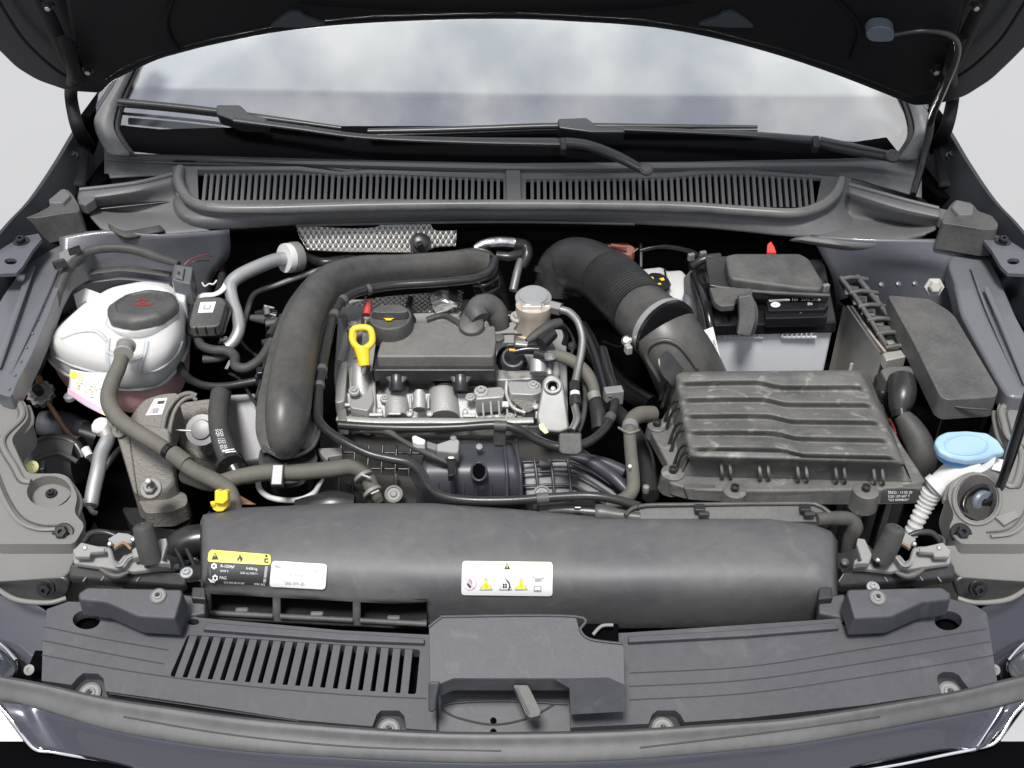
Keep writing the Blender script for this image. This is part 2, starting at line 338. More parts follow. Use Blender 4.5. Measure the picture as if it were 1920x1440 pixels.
def text(s, m, par, o, u, v, h, ang=0, off=0.0012, sx=1.0, name='lettering'):
    cu = bpy.data.curves.new('t', 'FONT'); cu.body = s; cu.size = 1; cu.resolution_u = 2
    ob = bpy.data.objects.new('t', cu); COL.objects.link(ob); bpy.context.view_layer.update()
    me = ob.to_mesh(); c, sn = math.cos(R(ang)), math.sin(R(ang)); h2 = h / 0.7
    vs = [on(o, u + (q.co.x * sx * c + q.co.y * sn) * h2, v + (q.co.x * sx * sn - q.co.y * c) * h2, off) for q in me.vertices]
    fs = [tuple(p.vertices) for p in me.polygons]; ob.to_mesh_clear(); bpy.data.objects.remove(ob); bpy.data.curves.remove(cu)
    return mk(name, vs, fs, m, par, recalc=False)
def join(name, m, par, objs):           # several small solids -> one part
    bm = bmesh.new(); dg = bpy.context.evaluated_depsgraph_get(); bpy.context.view_layer.update()
    for o in objs:
        e = o.evaluated_get(dg); me = e.to_mesh(); bm.from_mesh(me); e.to_mesh_clear()
    for o in objs: bpy.data.objects.remove(o)
    me = bpy.data.meshes.new(name); bm.to_mesh(me); bm.free()
    for p in me.polygons: p.use_smooth = True
    me.set_sharp_from_angle(angle=R(35)); me.materials.append(m)
    o = bpy.data.objects.new(name, me); COL.objects.link(o); o.parent = par; return o
def dup(o, par, delta):
    c = o.copy(); COL.objects.link(c); c.parent = par; c.location = o.location + V(delta); return c
def finish():                           # put every thing's origin at its own base
    bpy.context.view_layer.update()
    for o in list(COL.objects):
        if o.parent or o.type not in ('EMPTY', 'MESH') or o.get('kind') == 'structure': continue
        tree = [o] + list(o.children_recursive); pts = [q.matrix_world @ V(c) for q in tree if q.type == 'MESH' for c in q.bound_box]
        if not pts: continue
        lo = V((min(p.x for p in pts), min(p.y for p in pts), min(p.z for p in pts))); hi = V((max(p.x for p in pts), max(p.y for p in pts), 0))
        c = V(((lo.x + hi.x) / 2, (lo.y + hi.y) / 2, lo.z)); o.location = c
        if o.type == 'MESH': o.data.transform(Matrix.Translation(-c))
        for ch in o.children: ch.location = ch.location - c
# ================================================================ setting
g = mk('ground', [(-60, -60, 0), (60, -60, 0), (60, 60, 0), (-60, 60, 0)], [(0, 1, 2, 3)], GND); g['kind'] = 'structure'
def mir(pts): return [(1920 - q[0],) + tuple(q[1:]) for q in pts]
# ================================================================ body shell
body = T('car_body', 'dark blue-grey painted body shell around the open engine bay', 'car body')
def slab(name, m, par, lo, hi, bev=0.0):
    c = (V(lo) + V(hi)) / 2; return box(name, m, par, c, tuple(V(hi) - V(lo)), bev=bev)
slab('bay_floor', GRM, body, (-0.80, -0.10, 0.38), (0.80, 1.0, 0.40))
slab('bulkhead', GRM, body, (-0.80, 0.99, 0.40), (0.80, 1.02, 0.95))
slab('bay_side', DRK, body, (-0.82, 0.05, 0.40), (-0.80, 0.99, 0.86)); slab('bay_side', DRK, body, (0.80, 0.05, 0.40), (0.82, 0.99, 0.86))
slab('cross_member', DRK, body, (-0.62, -0.12, 0.40), (0.62, -0.10, 0.78))
slab('cabin_floor', DRK, body, (-0.75, 0.97, 0.5), (0.75, 2.6, 0.52)); slab('cabin_side', DRK, body, (-0.79, 0.99, 0.5), (-0.77, 2.6, 1.05)); slab('cabin_side', DRK, body, (0.77, 0.99, 0.5), (0.79, 2.6, 1.05)); slab('cabin_back', DRK, body, (-0.75, 2.6, 0.5), (0.75, 2.62, 1.5))
for s in (0, 1):
    M_ = mir if s else (lambda p: p)
    E_ = [P(*q) for q in M_([(168, 190, 1.045), (134, 240, 1.03), (98, 300, 1.02), (50, 370, 1.005), (0, 424, 0.985), (-90, 540, 0.955), (-190, 700, 0.92), (-230, 900, 0.87)])]
    E_ = cr(E_, 4); sg = 1 if s else -1; vs = []; k = 6
    for e in E_:
        for dx, dz in ((-0.055, -0.075), (-0.03, -0.02), (-0.012, 0), (0.0, -0.006), (0.03, -0.12), (0.05, -0.8)): vs.append(e + V((sg * dx, 0, dz)))
    fs = [(i * k + j, i * k + j + 1, i * k + k + j + 1, i * k + k + j) for i in range(len(E_) - 1) for j in range(k - 1)]
    mk('fender', vs, fs, FND, body)
    # inner wing with pressed ribs
    if not s:
        rows = [[(110, 440, .945), (200, 432, .945), (300, 440, .94), (430, 430, .93)],
                [(115, 492, .915), (200, 478, .905), (300, 486, .89), (430, 480, .88)],
                [(112, 530, .89), (200, 512, .875), (300, 520, .86), (400, 520, .84)],
                [(110, 590, .84), (200, 580, .82), (300, 580, .80), (395, 580, .78)]]
    else:
        rows = [[(1520, 440, .93), (1620, 448, .94), (1740, 448, .945), (1815, 450, .945)],
                [(1540, 478, .90), (1630, 480, .91), (1740, 486, .915), (1810, 500, .91)],
                [(1560, 520, .86), (1640, 512, .875), (1740, 520, .88), (1805, 540, .88)],
                [(1570, 580, .78), (1650, 580, .80), (1740, 590, .82), (1810, 600, .83)]]
    patch('inner_wing', BIN, body, rows, k=4)
    if not s:
        rail = [(95, 452), (148, 438), (176, 470), (160, 492), (128, 508), (108, 545), (92, 590), (62, 660), (30, 722), (22, 745), (-12, 735), (-12, 590), (2, 560), (30, 520), (62, 470)]
        rib = [(60, 500, .935), (25, 600, .935), (-5, 690, .93)]; seam = [(108, 500, .932), (70, 590, .93), (20, 700, .925)]
    else:
        rail = [(1800, 452), (1845, 455), (1866, 500), (1905, 590), (1932, 640), (1932, 745), (1890, 742), (1868, 710), (1826, 634), (1800, 585), (1790, 530), (1776, 490)]
        rib = [(1850, 540, .935), (1885, 620, .935), (1925, 720, .93)]; seam = [(1822, 500, .932), (1850, 580, .93), (1902, 700, .925)]
    prism('wing_rail', BIR, body, .925, rail, down=.035, bev=.008, r=14, seg=3)
    tube('seam', BIR, body, seam, 5, flat=.5, n=8); tube('rail_rib', BIR, body, rib, 13, flat=.4, n=10)
    pl = M_([(-10, 452), (72, 438), (78, 448), (60, 470), (42, 500), (30, 512), (-10, 514)])
    bp = prism('bracket_plate', BIN, body, .965, pl, down=.006, bev=.002, holes=[ell(*M_([(20, 490)])[0], 12, 6, 14)])
    bolt(body, M_([(40, 453, .966)])[0], 11, GLS)
    # dark hinge pocket and spacer
    prism('hinge_pocket', DRK, body, .97, M_([(152, 262), (186, 250), (206, 330), (160, 368), (100, 372), (118, 330)]), down=.03, bev=.003)
    patch('hinge_foot', BPT, body, [M_([(124, 285, 1.0), (150, 268, 1.01), (168, 280, 1.0)]), M_([(112, 320, .99), (140, 312, .995), (165, 316, .985)]), M_([(100, 350, .98), (130, 350, .98), (160, 352, .975)])], k=3, thick=.008)
    bolt(body, M_([(137, 293, 1.008)])[0], 8, GLS); bolt(body, M_([(122, 325, .995)])[0], 7, GLS)
# pale-grey headlamp carriers at the two front corners
LC = [(-14, 722), (22, 740), (48, 752), (54, 784), (20, 822), (42, 872), (52, 888), (112, 888), (132, 902), (146, 930), (138, 962), (160, 984), (140, 1020), (-14, 1020)]
RC = [(1934, 735), (1890, 738), (1868, 762), (1872, 790), (1880, 815), (1905, 845), (1892, 900), (1862, 882), (1812, 886), (1784, 902), (1776, 930), (1790, 968), (1778, 990), (1800, 1020), (1934, 1020)]
for s, C_ in ((0, LC), (1, RC)):
    M_ = mir if s else (lambda p: p)
    hole = ell(92, 922, 42, 30) if not s else ell(1832, 935, 38, 42)
    prism('headlamp_carrier', BEI, body, .90, rnd(C_, 12), down=.05, holes=[hole])
    rg_ = [(30, 748), (40, 756), (42, 780), (6, 822), (30, 872), (44, 896), (60, 900)] if not s else [(1900, 748), (1880, 764), (1884, 790), (1892, 815), (1918, 845), (1904, 906), (1880, 898)]
    tube('carrier_ridge', BEI, body, [(q[0] - 2, q[1] + 3, .903) for q in rg_], 11, n=8, flat=.8); tube('carrier_groove', TRM, body, [(q[0] + (-9 if not s else 9), q[1] + 6, .9015) for q in rg_], 4, n=6, flat=.5)
    gv_ = [(-10, 870, .9015), (14, 930, .9015), (40, 968, .9015), (74, 984, .9015), (110, 985, .9015)] if not s else [(1932, 930, .9015), (1916, 968, .9015), (1890, 992, .9015), (1850, 998, .9015)]
    tube('carrier_groove', TRM, body, gv_, 4, n=6, flat=.5); tube('carrier_ridge', BEI, body, [(q[0] + (-6 if not s else 8), q[1] + 7, .903) for q in gv_], 8, n=8, flat=.7)
    if s:
        lathe('recess_cup', GRM, body, (1832, 950, .865), [(46, 12), (42, 4), (36, -4), (12, -6)], (0, -.1, 1)); tube('recess_rim', BEI, body, [(p[0], p[1], .902) for p in ell(1832, 936, 44, 47, 20)], 7, closed=True, n=8, k=2)
        tube('recess_rim', ZNC, body, [(1790, 960, .895), (1782, 930, .897), (1800, 900, .899), (1836, 890, .90), (1868, 904, .90)], 6, n=8)
    o = [(q[0] + (4 if not s else -4), q[1] + 12) for q in C_[2:11]]
    tube('carrier_rim', BEI, body, [(q[0], q[1], .885) for q in o], 12, n=8, k=3)
    if not s:
        lathe('recess_cup', BEI, body, (92, 930, .875), [(46, 12), (40, 4), (34, -4), (12, -6), (10, 2), (6, 3)], (0, -.1, 1)); bolt(body, (96, 925, .885), 8, GLS)
    prism('carrier_front', BEI, body, plane(P(80, 1000, .902), (0, -1.2, 1)), M_([(-14, 1020), (146, 1022), (148, 1028), (130, 1074), (116, 1084), (-14, 1092)]), down=.02, bev=.006, dirn=(0, .3, -1), r=10)
    prism('carrier_underside', SAT, body, plane(P(80, 1075, .865), (0, -2, 1)), M_([(-14, 1086), (118, 1082), (132, 1092), (126, 1122), (90, 1132), (30, 1128), (-14, 1112)]), down=.015, bev=.004, dirn=(0, 1, 0), r=14)
    tube('carrier_lip', BEI, body, M_([(-14, 1098, .852), (30, 1124, .852), (90, 1130, .852), (124, 1122, .852)]), 10, n=8)
    bolt(body, M_([(118, 1000, .90)])[0], 15, GLS, axis=(0, -.6, 1)); bolt(body, M_([(86, 1104, .868)])[0], 13, GLS, axis=(0, -2, 1))
    # painted panel below the carrier, beside the slam panel cover
    prism('corner_panel', DPT, body, plane(P(60, 1180, .80), (0, -.7, 1)), M_([(-20, 1110), (60, 1125), (100, 1150), (86, 1200), (76, 1300), (30, 1300), (-20, 1190)]), down=.012, bev=.003)
    e = M_([(55, 1256, .805)])[0]
    lathe('panel_clip', GRC, body, e, [(10, -2), (10, 2), (4, 3), (3, 1)], (0, -.7, 1), n=14)
    bolt(body, M_([(20, 735, .905)])[0], 11, GLS)

nut = lathe('hex_nut', ZNC, body, (1752, 538, .905), [(18, -10), (18, 0), (12, 0), (12, 12), (9, 14)], (-.2, -1, .6), n=6, smooth=20)
for i, u in enumerate((1652, 1684, 1715)): lathe('stud', BIN, body, (u, 534 - i * 1, .885), [(5, -2), (5, 3), (3, 4)], (0, -.8, 1), n=10)
# strut tower ribs in the left wing
for v0, z0, w_, m_ in ((506, .90, 17, RUB), (524, .882, 9, BIN)):
    tube('pressed_rib', m_, body, [(150, v0 + 8, z0), (200, v0, z0), (240, v0 - 2, z0), (320, v0 + 8, z0 - .006)], w_, n=8, flat=.3)
for i in range(14): box('spot_weld', BIR, body, (88 - i * 5.5, 560 + i * 13, .9265), (.004, .004, .002)) if i % 2 else None
None and patch('strut_turret', BIN, body, [[(1735, 462, .955), (1775, 470, .95), (1800, 500, .94)], [(1700, 500, .925), (1750, 515, .925), (1790, 545, .92)]], k=4)
# ================================================================ windscreen
wz = V((0, .93, .985)); GL = plane(wz, (0, -.5, .87)); GN = GL.n
def GO(d): return plane(wz + GN * d, (0, -.5, .87))
ws = T('windscreen', 'sloping windscreen reflecting white clouds below the raised bonnet', 'windscreen')
gp = [(206, 288), (222, 170), (330, 0), (480, -160), (1440, -160), (1590, 0), (1680, 170), (1712, 250), (1712, 292), (960, 299)]
mk('glass', [GL(*q) for q in gp], [tuple(range(len(gp)))], GLA, ws)
fr = [(208, 270), (208, 262), (216, 246), (228, 234), (240, 236), (300, 242), (415, 239), (640, 236), (760, 236), (960, 236), (1240, 240), (1420, 250), (1562, 262), (1600, 266), (1662, 257), (1682, 282), (1700, 292), (1560, 297), (1290, 302), (960, 305), (720, 300), (480, 294), (300, 288), (240, 282)]
prism('black_border', FRI, ws, GO(.0015), fr, down=.001)
for M_ in (lambda p: p, mir):
    ou = [(238, 120), (214, 165), (188, 205), (178, 232), (188, 262), (206, 292)]; inn = [(254, 120), (232, 165), (217, 205), (212, 238), (222, 262), (244, 292)]
    if M_ is mir: ou = [(q[0] - 6, q[1] + 8) for q in ou]; inn = [(q[0] - 8, q[1] + 8) for q in inn]
    Gt = GO(.012)
    patch('pillar_trim', COW, ws, [[Gt(*q) for q in M_(ou)], [GO(.02)(*q) for q in M_([((a[0] + b[0]) / 2, (a[1] + b[1]) / 2) for a, b in zip(ou, inn)])], [GO(.008)(*q) for q in M_(inn)]], k=4, thick=.006)
    patch('pillar_seal', GLS, ws, [[GO(.004)(*q) for q in M_(inn)], [GO(.003)(q[0] + 12, q[1]) if M_ is not mir else GO(.003)(1920 - q[0] - 12, q[1]) for q in inn]], k=3, thick=.003)
    op = [(q[0] - 3, q[1]) for q in ou][:4]; oq = [(300, -60), (190, 140), (172, 190), (168, 228)]
    patch('pillar', DPT, ws, [[GO(-.01)(*q) for q in M_([(262, 40)] + op)], [GO(-.05)(*q) for q in M_([(244, 40)] + [(q[0] - 16, q[1]) for q in op])]], k=4, thick=.01)
glare = T('glare_panels', 'added pale panels behind the windscreen glass imitating its bright glare', 'glare_panels')  # added panels, shaped and toned for the windscreen's bright and grey bands
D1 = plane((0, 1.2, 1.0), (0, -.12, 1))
prism('glare_band_top', GLP, glare, D1, rnd([(224, 160), (232, 120), (330, 60), (470, -60), (1450, -60), (1590, 60), (1690, 140), (1694, 176), (960, 172)], 10), down=.05, bev=.01)
prism('glare_band_low', GLG, glare, plane((0, 1.2, .985), (0, -.12, 1)), [(205, 168), (1712, 176), (1730, 262), (960, 262), (200, 250)], down=.03, bev=.004)
# ================================================================ bonnet
BU = V((0, -.5, .87)); BP = plane((0, .93, 1.134), (0, .87, .5)); BN = V((0, .87, .5)).normalized()
bon = T('bonnet', 'raised dark bonnet seen from below across the top', 'bonnet')
def BO(d): return plane(V((0, .93, 1.134)) - BN * d, (0, .87, .5))
rim = [(-60, 40), (0, 98), (30, 128), (70, 152), (128, 172), (190, 176), (204, 160), (245, 134), (300, 112), (400, 85), (530, 60), (700, 43), (960, 37), (1200, 49), (1330, 70), (1460, 104), (1570, 142), (1660, 178), (1712, 200), (1765, 195), (1810, 182), (1860, 150), (1900, 112), (1980, 30), (1980, -500), (-60, -500)]
prism('outer_skin', FND, bon, BO(0), rnd(rim, 14), down=.012, bev=.004, dirn=tuple(BN))
inn = [(150, -500), (118, -20), (130, 60), (150, 140), (192, 158), (238, 128), (300, 104), (400, 78), (530, 52), (700, 35), (960, 28), (1200, 41), (1330, 62), (1460, 96), (1570, 132), (1660, 168), (1706, 186), (1760, 172), (1786, 120), (1806, 40), (1815, -20), (1790, -500)]
prism('inner_panel', BPT, bon, BO(.03), inn, down=.03, bev=.008, dirn=tuple(BN))
def bt(name, m, pts, wd, d=.034, **k): return tube(name, m, bon, [BO(d)(*q) for q in pts], wd, **k)
bt('pressed_rib', BPT, [(325, 0), (312, 35), (318, 70), (335, 95)], 10, n=8, flat=.6)
bt('pressed_rib', BPT, [(1570, 0), (1605, 40), (1610, 70), (1595, 112)], 10, n=8, flat=.6)
bt('edge_bead', BPT, [(205, 150), (300, 106), (400, 80), (530, 55), (700, 39), (960, 32), (1200, 45), (1330, 66), (1460, 100), (1570, 137), (1660, 172)], 7, n=8, d=.032)
bt('pressed_rib', BPT, [(560, 8), (760, 20), (960, 22), (1160, 20), (1300, 6)], 6, n=8, flat=.5)
for M_ in (lambda p: p, mir):
    prism('shaped_lip', LIP, bon, BO(.036), M_([(505, 52), (525, 36), (545, 24), (565, 25), (572, 33), (612, 47), (560, 52)]), down=.008, bev=.002, dirn=tuple(BN), r=6)
    bt('side_rail', BPT, M_([(60, -30), (95, 40), (125, 105), (150, 150)]), 30, n=10, flat=.5, d=.03)
    bt('side_rib', BPT, M_([(-5, 0), (40, 70), (90, 120), (130, 148)]), 10, n=8, flat=.5, d=.02)
    hh = M_([(120, 70, 0), (138, 130, 0), (133, 180, 0), (146, 240, 0), (166, 274, 0)])
    pts = [BO(.05)(hh[0][0], hh[0][1]), BO(.05)(hh[1][0], hh[1][1]), P(hh[2][0], hh[2][1], 1.10), P(hh[3][0], hh[3][1], 1.05), P(hh[4][0], hh[4][1], 1.0)]
    tube('hinge_arm', BPT, bon, pts, [26, 26, 24, 26, 26], n=10, flat=.5)
    for q in M_([(90, 10), (165, 130), (135, 84)]):
        p = BO(.045)(*q); b = lathe('bolt', GLS, bon, p, [(11, -4), (11, 2), (7, 2), (7, 8)], tuple(-BN), n=12); lathe('bolt_head', ZNC, b, p, [(5, 8), (5, 10), (3, 10)], tuple(-BN), n=6)
noz = prism('washer_nozzle', NOZ, bon, BO(.05), [(1622, 66), (1632, 54), (1650, 50), (1668, 53), (1678, 62), (1675, 78), (1650, 80), (1630, 78)], down=.02, bev=.006, dirn=tuple(BN), r=8)
tube('washer_hose', SAT, bon, [BO(.055)(1676, 65), BO(.06)(1735, 58), BO(.06)(1785, 68), BO(.06)(1795, 100), BO(.06)(1772, 160), P(1748, 215, 1.09), P(1742, 250, 1.05), P(1728, 310, 1.0), P(1712, 365, .975)], [9, 9, 12, 14, 15, 15, 15, 14, 12], n=10)
# ================================================================ cowl
CS = plane(P(960, 380, .945), (0, -.7, 1))
cow = T('cowl_panel', 'grey plastic cowl panel with slotted grille below the windscreen', 'cowl panel')
us = [196, 300, 480, 720, 960, 1290, 1560, 1650, 1728]
patch('upper_tray', TRY, cow, [[(u, v, z) for u, v, z in zip(us, [258, 272, 280, 289, 294, 292, 287, 288, 278], [1.005, .997, .994, .992, .99, .99, .992, .995, 1.0])],
      [(u, v, .992) for u, v in zip(us, [280, 290, 300, 307, 312, 310, 306, 312, 318])], [(u, v, .976) for u, v in zip(us, [306, 307, 311, 320, 324, 323, 322, 328, 345])],
      [(u, v, .966) for u, v in zip(us, [335, 330, 330, 330, 332, 332, 332, 350, 372])]], k=4)
dk = [(325, 312), (560, 312), (640, 322), (690, 318), (960, 326), (1240, 326), (1330, 316), (1400, 318), (1596, 334), (1596, 404), (1480, 402), (960, 394), (440, 400), (345, 396), (325, 352)]
h1 = [(370, 318), (560, 319), (640, 328), (690, 325), (944, 335), (944, 375), (700, 373), (372, 376)]; h2 = [(986, 336), (1250, 333), (1330, 325), (1400, 326), (1540, 334), (1528, 393), (1260, 384), (986, 376)]
prism('grille_deck', COW, cow, CS, dk, down=.006, holes=[h1, h2])
tube('deck_step', COW, cow, [(200, 300, .98), (400, 308, .979), (560, 309, .979), (600, 312, .979), (650, 320, .977), (700, 317, .978), (960, 325, .976), (1250, 325, .976), (1330, 314, .978), (1560, 316, .977), (1690, 322, .98)], 7, n=8)
prism('centre_clip', COW, cow, plane(P(960, 380, .949), (0, -.7, 1)), [(948, 318), (976, 318), (978, 376), (950, 376)], down=.01, bev=.002)
slat0 = None
for a, b in ((h1, (371, 946)), (h2, (986, 1534))):
    n = round((b[1] - b[0]) / 11.9)
    for i in range(1, n):
        u = b[0] + (b[1] - b[0]) * i / n; p = CS(u, 352)
        if slat0 is None:
            c0 = p.copy(); dv = (CS(960, 380) - CS(960, 318)); ln = dv.length; ang = math.degrees(math.atan2(-dv.z, -dv.y))
            slat0 = box('slat', COW, cow, p - V((0, 0, .008)), (.0058, ln * 1.0, .011), rx=ang, bev=0)
        else: dup(slat0, cow, p - c0)
slab('drain_box', DRK, cow, (-.62, .86, .88), (.62, 1.02, .90)); mk('drain_back', [(-.62, .99, .88), (.62, .99, .88), (.62, .975, .985), (-.62, .975, .985)], [(0, 1, 2, 3)], DRK, cow)
patch('front_lip', COW, cow, [[(u, v, .952) for u, v in ((330, 352), (352, 384), (400, 396), (640, 392), (960, 390), (1280, 392), (1490, 402), (1556, 384), (1584, 350))],
      [(u, v, .945) for u, v in ((324, 372), (345, 404), (400, 412), (640, 403), (960, 400), (1280, 404), (1490, 418), (1560, 404), (1592, 372))],
      [(u, v, .925) for u, v in ((330, 408), (360, 425), (420, 430), (640, 416), (960, 412), (1280, 424), (1490, 444), (1570, 440), (1600, 420))]], k=4, thick=.004)
tube('lip_bead', SEA, cow, [(555, 423, .925), (760, 418, .925), (960, 416, .925), (1190, 420, .925)], 6, n=8)
for s in (0, 1):
    if not s:
        rows = [[(150, 356, .972), (205, 350, .975), (262, 343, .978), (325, 326, .98)], [(146, 374, .968), (205, 366, .97), (262, 357, .972), (328, 340, .975)],
                [(150, 388, .95), (205, 384, .945), (262, 378, .945), (335, 368, .95)], [(165, 402, .945), (225, 400, .928), (280, 402, .926), (350, 404, .93)],
                [(185, 425, .942), (240, 432, .938), (300, 432, .932), (400, 428, .925)], [(205, 444, .925), (260, 455, .922), (310, 450, .918), (400, 438, .915)]]
        ridge = [(150, 356, .975), (205, 350, .978), (262, 342, .981), (324, 327, .983)]
        foot = [(150, 362), (176, 352), (178, 372), (160, 384), (146, 380)]
    else:
        rows = [[(1590, 345, .98), (1650, 362, .978), (1700, 376, .975), (1762, 392, .972)], [(1590, 360, .975), (1650, 380, .972), (1700, 394, .97), (1765, 408, .968)],
                [(1588, 382, .95), (1650, 402, .945), (1705, 414, .945), (1760, 420, .95)], [(1575, 412, .93), (1640, 416, .926), (1700, 424, .928), (1755, 430, .945)],
                [(1500, 442, .925), (1600, 452, .932), (1680, 450, .938), (1735, 440, .942)], [(1480, 450, .915), (1600, 468, .918), (1670, 464, .922), (1725, 452, .925)]]
        ridge = [(1592, 346, .983), (1650, 362, .981), (1700, 376, .978), (1760, 391, .975)]; foot = [(1755, 388), (1775, 392), (1800, 412), (1790, 420), (1762, 408)]
    patch('side_wing', COW, cow, rows, k=5, thick=.004); tube('wing_ridge', COW, cow, ridge, 9, n=8)
    prism('wing_clip', COW, cow, .972, foot, down=.02, bev=.003)
patch('foam_strip', RUB, cow, [[(204, 420, .948), (230, 434, .945), (258, 432, .942), (300, 424, .942)], [(206, 430, .944), (232, 446, .94), (262, 444, .937), (310, 434, .937)]], k=3, thick=.006)
for M_ in (lambda p: p, mir): prism('cowl_underlay', SAT, cow, .945, M_([(150, 305), (250, 296), (345, 310), (345, 375), (150, 395)]), down=.004)
seal = tube('bonnet_seal', SEB, None, [(338, 316, .985), (334, 335, .98), (342, 358, .975), (360, 378, .97), (400, 390, .967), (500, 392, .966), (720, 386, .966), (960, 384, .966), (1250, 387, .966), (1400, 396, .966), (1490, 400, .967), (1540, 386, .97), (1568, 362, .975), (1578, 338, .98)], [18] + [20] * 12 + [19], n=16)
tag(seal, 'rubber bulb seal curving along the cowl edge behind the engine', 'seal')
for M_ in (lambda p: p, mir):
    c = T('wing_corner_trim', 'grey stepped trim block at the left rear corner of the bay' if M_ is not mir else 'grey stepped trim block at the right rear corner of the bay', 'trim block', 'trim blocks at the rear corners')
    q = M_([(44, 396), (56, 382), (82, 373), (92, 358), (124, 352), (136, 364), (148, 384), (150, 396), (118, 400), (70, 408), (46, 408)])
    if M_ is mir: q = [(a - 4, b + 22) for a, b in q]
    prism('trim_body', TRM, c, .985, q, down=.05, bev=.005, r=4, flare=1.06)
    q = M_([(90, 362), (122, 353), (132, 366), (118, 380), (92, 380)])
    if M_ is mir: q = [(a - 4, b + 22) for a, b in q]
    prism('trim_step', COW, c, .992, q, down=.012, bev=.004, r=4, flare=1.1)
# ================================================================ wipers
def wiper(label, blade, arm, elbow, pivot, adp, frm):
    t = T('wiper', label, 'wiper', 'windscreen wipers')
    B = tube('blade', SAT, t, [GO(.03)(*q) for q in blade], frm, n=10, flat=.8)
    tube('blade_rubber', GLS, B, [GO(.012)(q[0], q[1] + 8) for q in blade], 6, n=8)
    tube('arm', ARM, t, [GO(.045)(*q) for q in arm[0]], arm[1], n=10, flat=.6)
    tube('arm_head', ARM, t, [GO(.05)(*q) for q in elbow[0]], elbow[1], n=12, flat=.7)
    a = prism('blade_clip', ARM, t, GO(.05), adp, down=.03, bev=.004, dirn=tuple(-GN), r=5)
    lathe('pivot_cap', BLK, t, GO(.065)(*pivot), [(13, -6), (13, 0), (9, 4), (3, 5)], tuple(GN), n=18)
    q = arm[0][-1]; prism('arm_joint', SAT, t, GO(.062), [(q[0] - 6, q[1] - 11), (q[0] + 7, q[1] - 11), (q[0] + 8, q[1] + 12), (q[0] - 4, q[1] + 12)], down=.02, bev=.003, dirn=tuple(-GN))
    return t
wiper('long wiper whose blade tip reaches the far left edge of the glass', [(222, 190), (310, 198), (400, 208), (520, 224), (640, 240)], ([(440, 224), (560, 240), (680, 256), (860, 264), (1055, 268)], [18, 16, 15, 20, 27]),
      ([(1060, 268), (1100, 272), (1150, 290), (1205, 318)], [28, 26, 26, 22]), (1212, 316), [(405, 196), (450, 196), (466, 212), (500, 220), (500, 232), (450, 230), (405, 214)], [14, 15, 15, 13, 9])
wiper('shorter wiper lying along the bottom edge of the glass at right', [(690, 246), (800, 244), (920, 240), (1050, 236), (1250, 237), (1420, 238)], ([(1120, 240), (1280, 246), (1400, 252), (1530, 264)], [12, 14, 18, 26]),
      ([(1536, 266), (1580, 276), (1630, 286), (1672, 294)], [28, 30, 28, 26]), (1674, 291), [(1045, 222), (1100, 220), (1122, 238), (1172, 240), (1172, 248), (1110, 248), (1048, 240)], [12, 14, 14, 14, 11, 8])
# ================================================================ coolant reservoir
def resample(pts, n):
    pts = [V(p) for p in pts]; N = len(pts); d = [(pts[(i + 1) % N] - pts[i]).length for i in range(N)]; tot = sum(d); o = []; i = 0; acc = 0
    for k in range(n):
        s = tot * k / n
        while acc + d[i] < s: acc += d[i]; i += 1
        t = (s - acc) / d[i]; o.append(pts[i].lerp(pts[(i + 1) % N], t))
    return o
def rings(name, m, par, loops, n=56, k=4, smooth=60, rr=14):
    """closed shell through stacked pixel outlines [(outline, z)], first and last are capped"""
    L3 = []
    for o, z in loops:
        q = resample(rnd(o, rr) if rr else o, n)
        L3.append([P(p.x, p.y, z) for p in q])
    cols = [cr([r[i] for r in L3], k) for i in range(n)]; m_ = len(cols[0]); vs = [cols[i][j] for j in range(m_) for i in range(n)]
    fs = [(j * n + i, j * n + (i + 1) % n, (j + 1) * n + (i + 1) % n, (j + 1) * n + i) for j in range(m_ - 1) for i in range(n)]
    fs += [tuple(range(n)), tuple(range((m_ - 1) * n, m_ * n))]
    return mk(name, vs, fs, m, par, smooth=smooth)
res = T('coolant_reservoir', 'white translucent coolant tank with black screw cap and pink coolant', 'coolant tank')
SEAM = [(270, 527), (322, 534), (345, 560), (352, 610), (352, 650), (332, 690), (296, 722), (232, 728), (180, 716), (128, 702), (96, 676), (88, 655), (104, 622), (150, 578), (205, 542)]
MIDO = [(270, 530), (315, 536), (338, 560), (344, 600), (338, 636), (312, 664), (272, 680), (232, 682), (184, 672), (140, 658), (112, 642), (108, 626), (126, 606), (165, 570), (210, 542)]
TOPO = [(270, 532), (308, 538), (330, 556), (336, 582), (328, 606), (304, 622), (270, 628), (238, 630), (206, 626), (180, 618), (166, 606), (166, 592), (182, 568), (205, 548), (236, 535)]
rings('tank_body', TNK, res, [(SEAM, .835), ([(265 + (p[0] - 265) * .985, 625 + (p[1] - 625) * .985) for p in SEAM], .845), ([(265 + (p[0] - 265) * 1.06, 615 + (p[1] - 615) * 1.04) for p in MIDO], .892), (TOPO, .922), ([(264 + (p[0] - 264) * .8, 580 + (p[1] - 580) * .8) for p in TOPO], .925)])
tube('tank_seam', TNK, res, [(p[0], p[1] + 1, .835) for p in SEAM], 9, closed=True, n=8)
low = [(p[0], p[1]) for p in SEAM]
L2 = [P(p[0], p[1], .835) for p in rnd(SEAM, 12)]; cc = sum(L2, V()) / len(L2); n_ = len(L2)
vs = [cc + (p - cc) * .985 for p in L2] + [cc + (p - cc) * .975 + V((0, 0, -.035)) for p in L2] + [cc + (p - cc) * .92 + V((0, 0, -.06)) for p in L2]
mk('tank_base', vs, [(r * n_ + i, r * n_ + (i + 1) % n_, (r + 1) * n_ + (i + 1) % n_, (r + 1) * n_ + i) for r in (0, 1) for i in range(n_)] + [tuple(range(2 * n_, 3 * n_))], PNK, res, smooth=50)
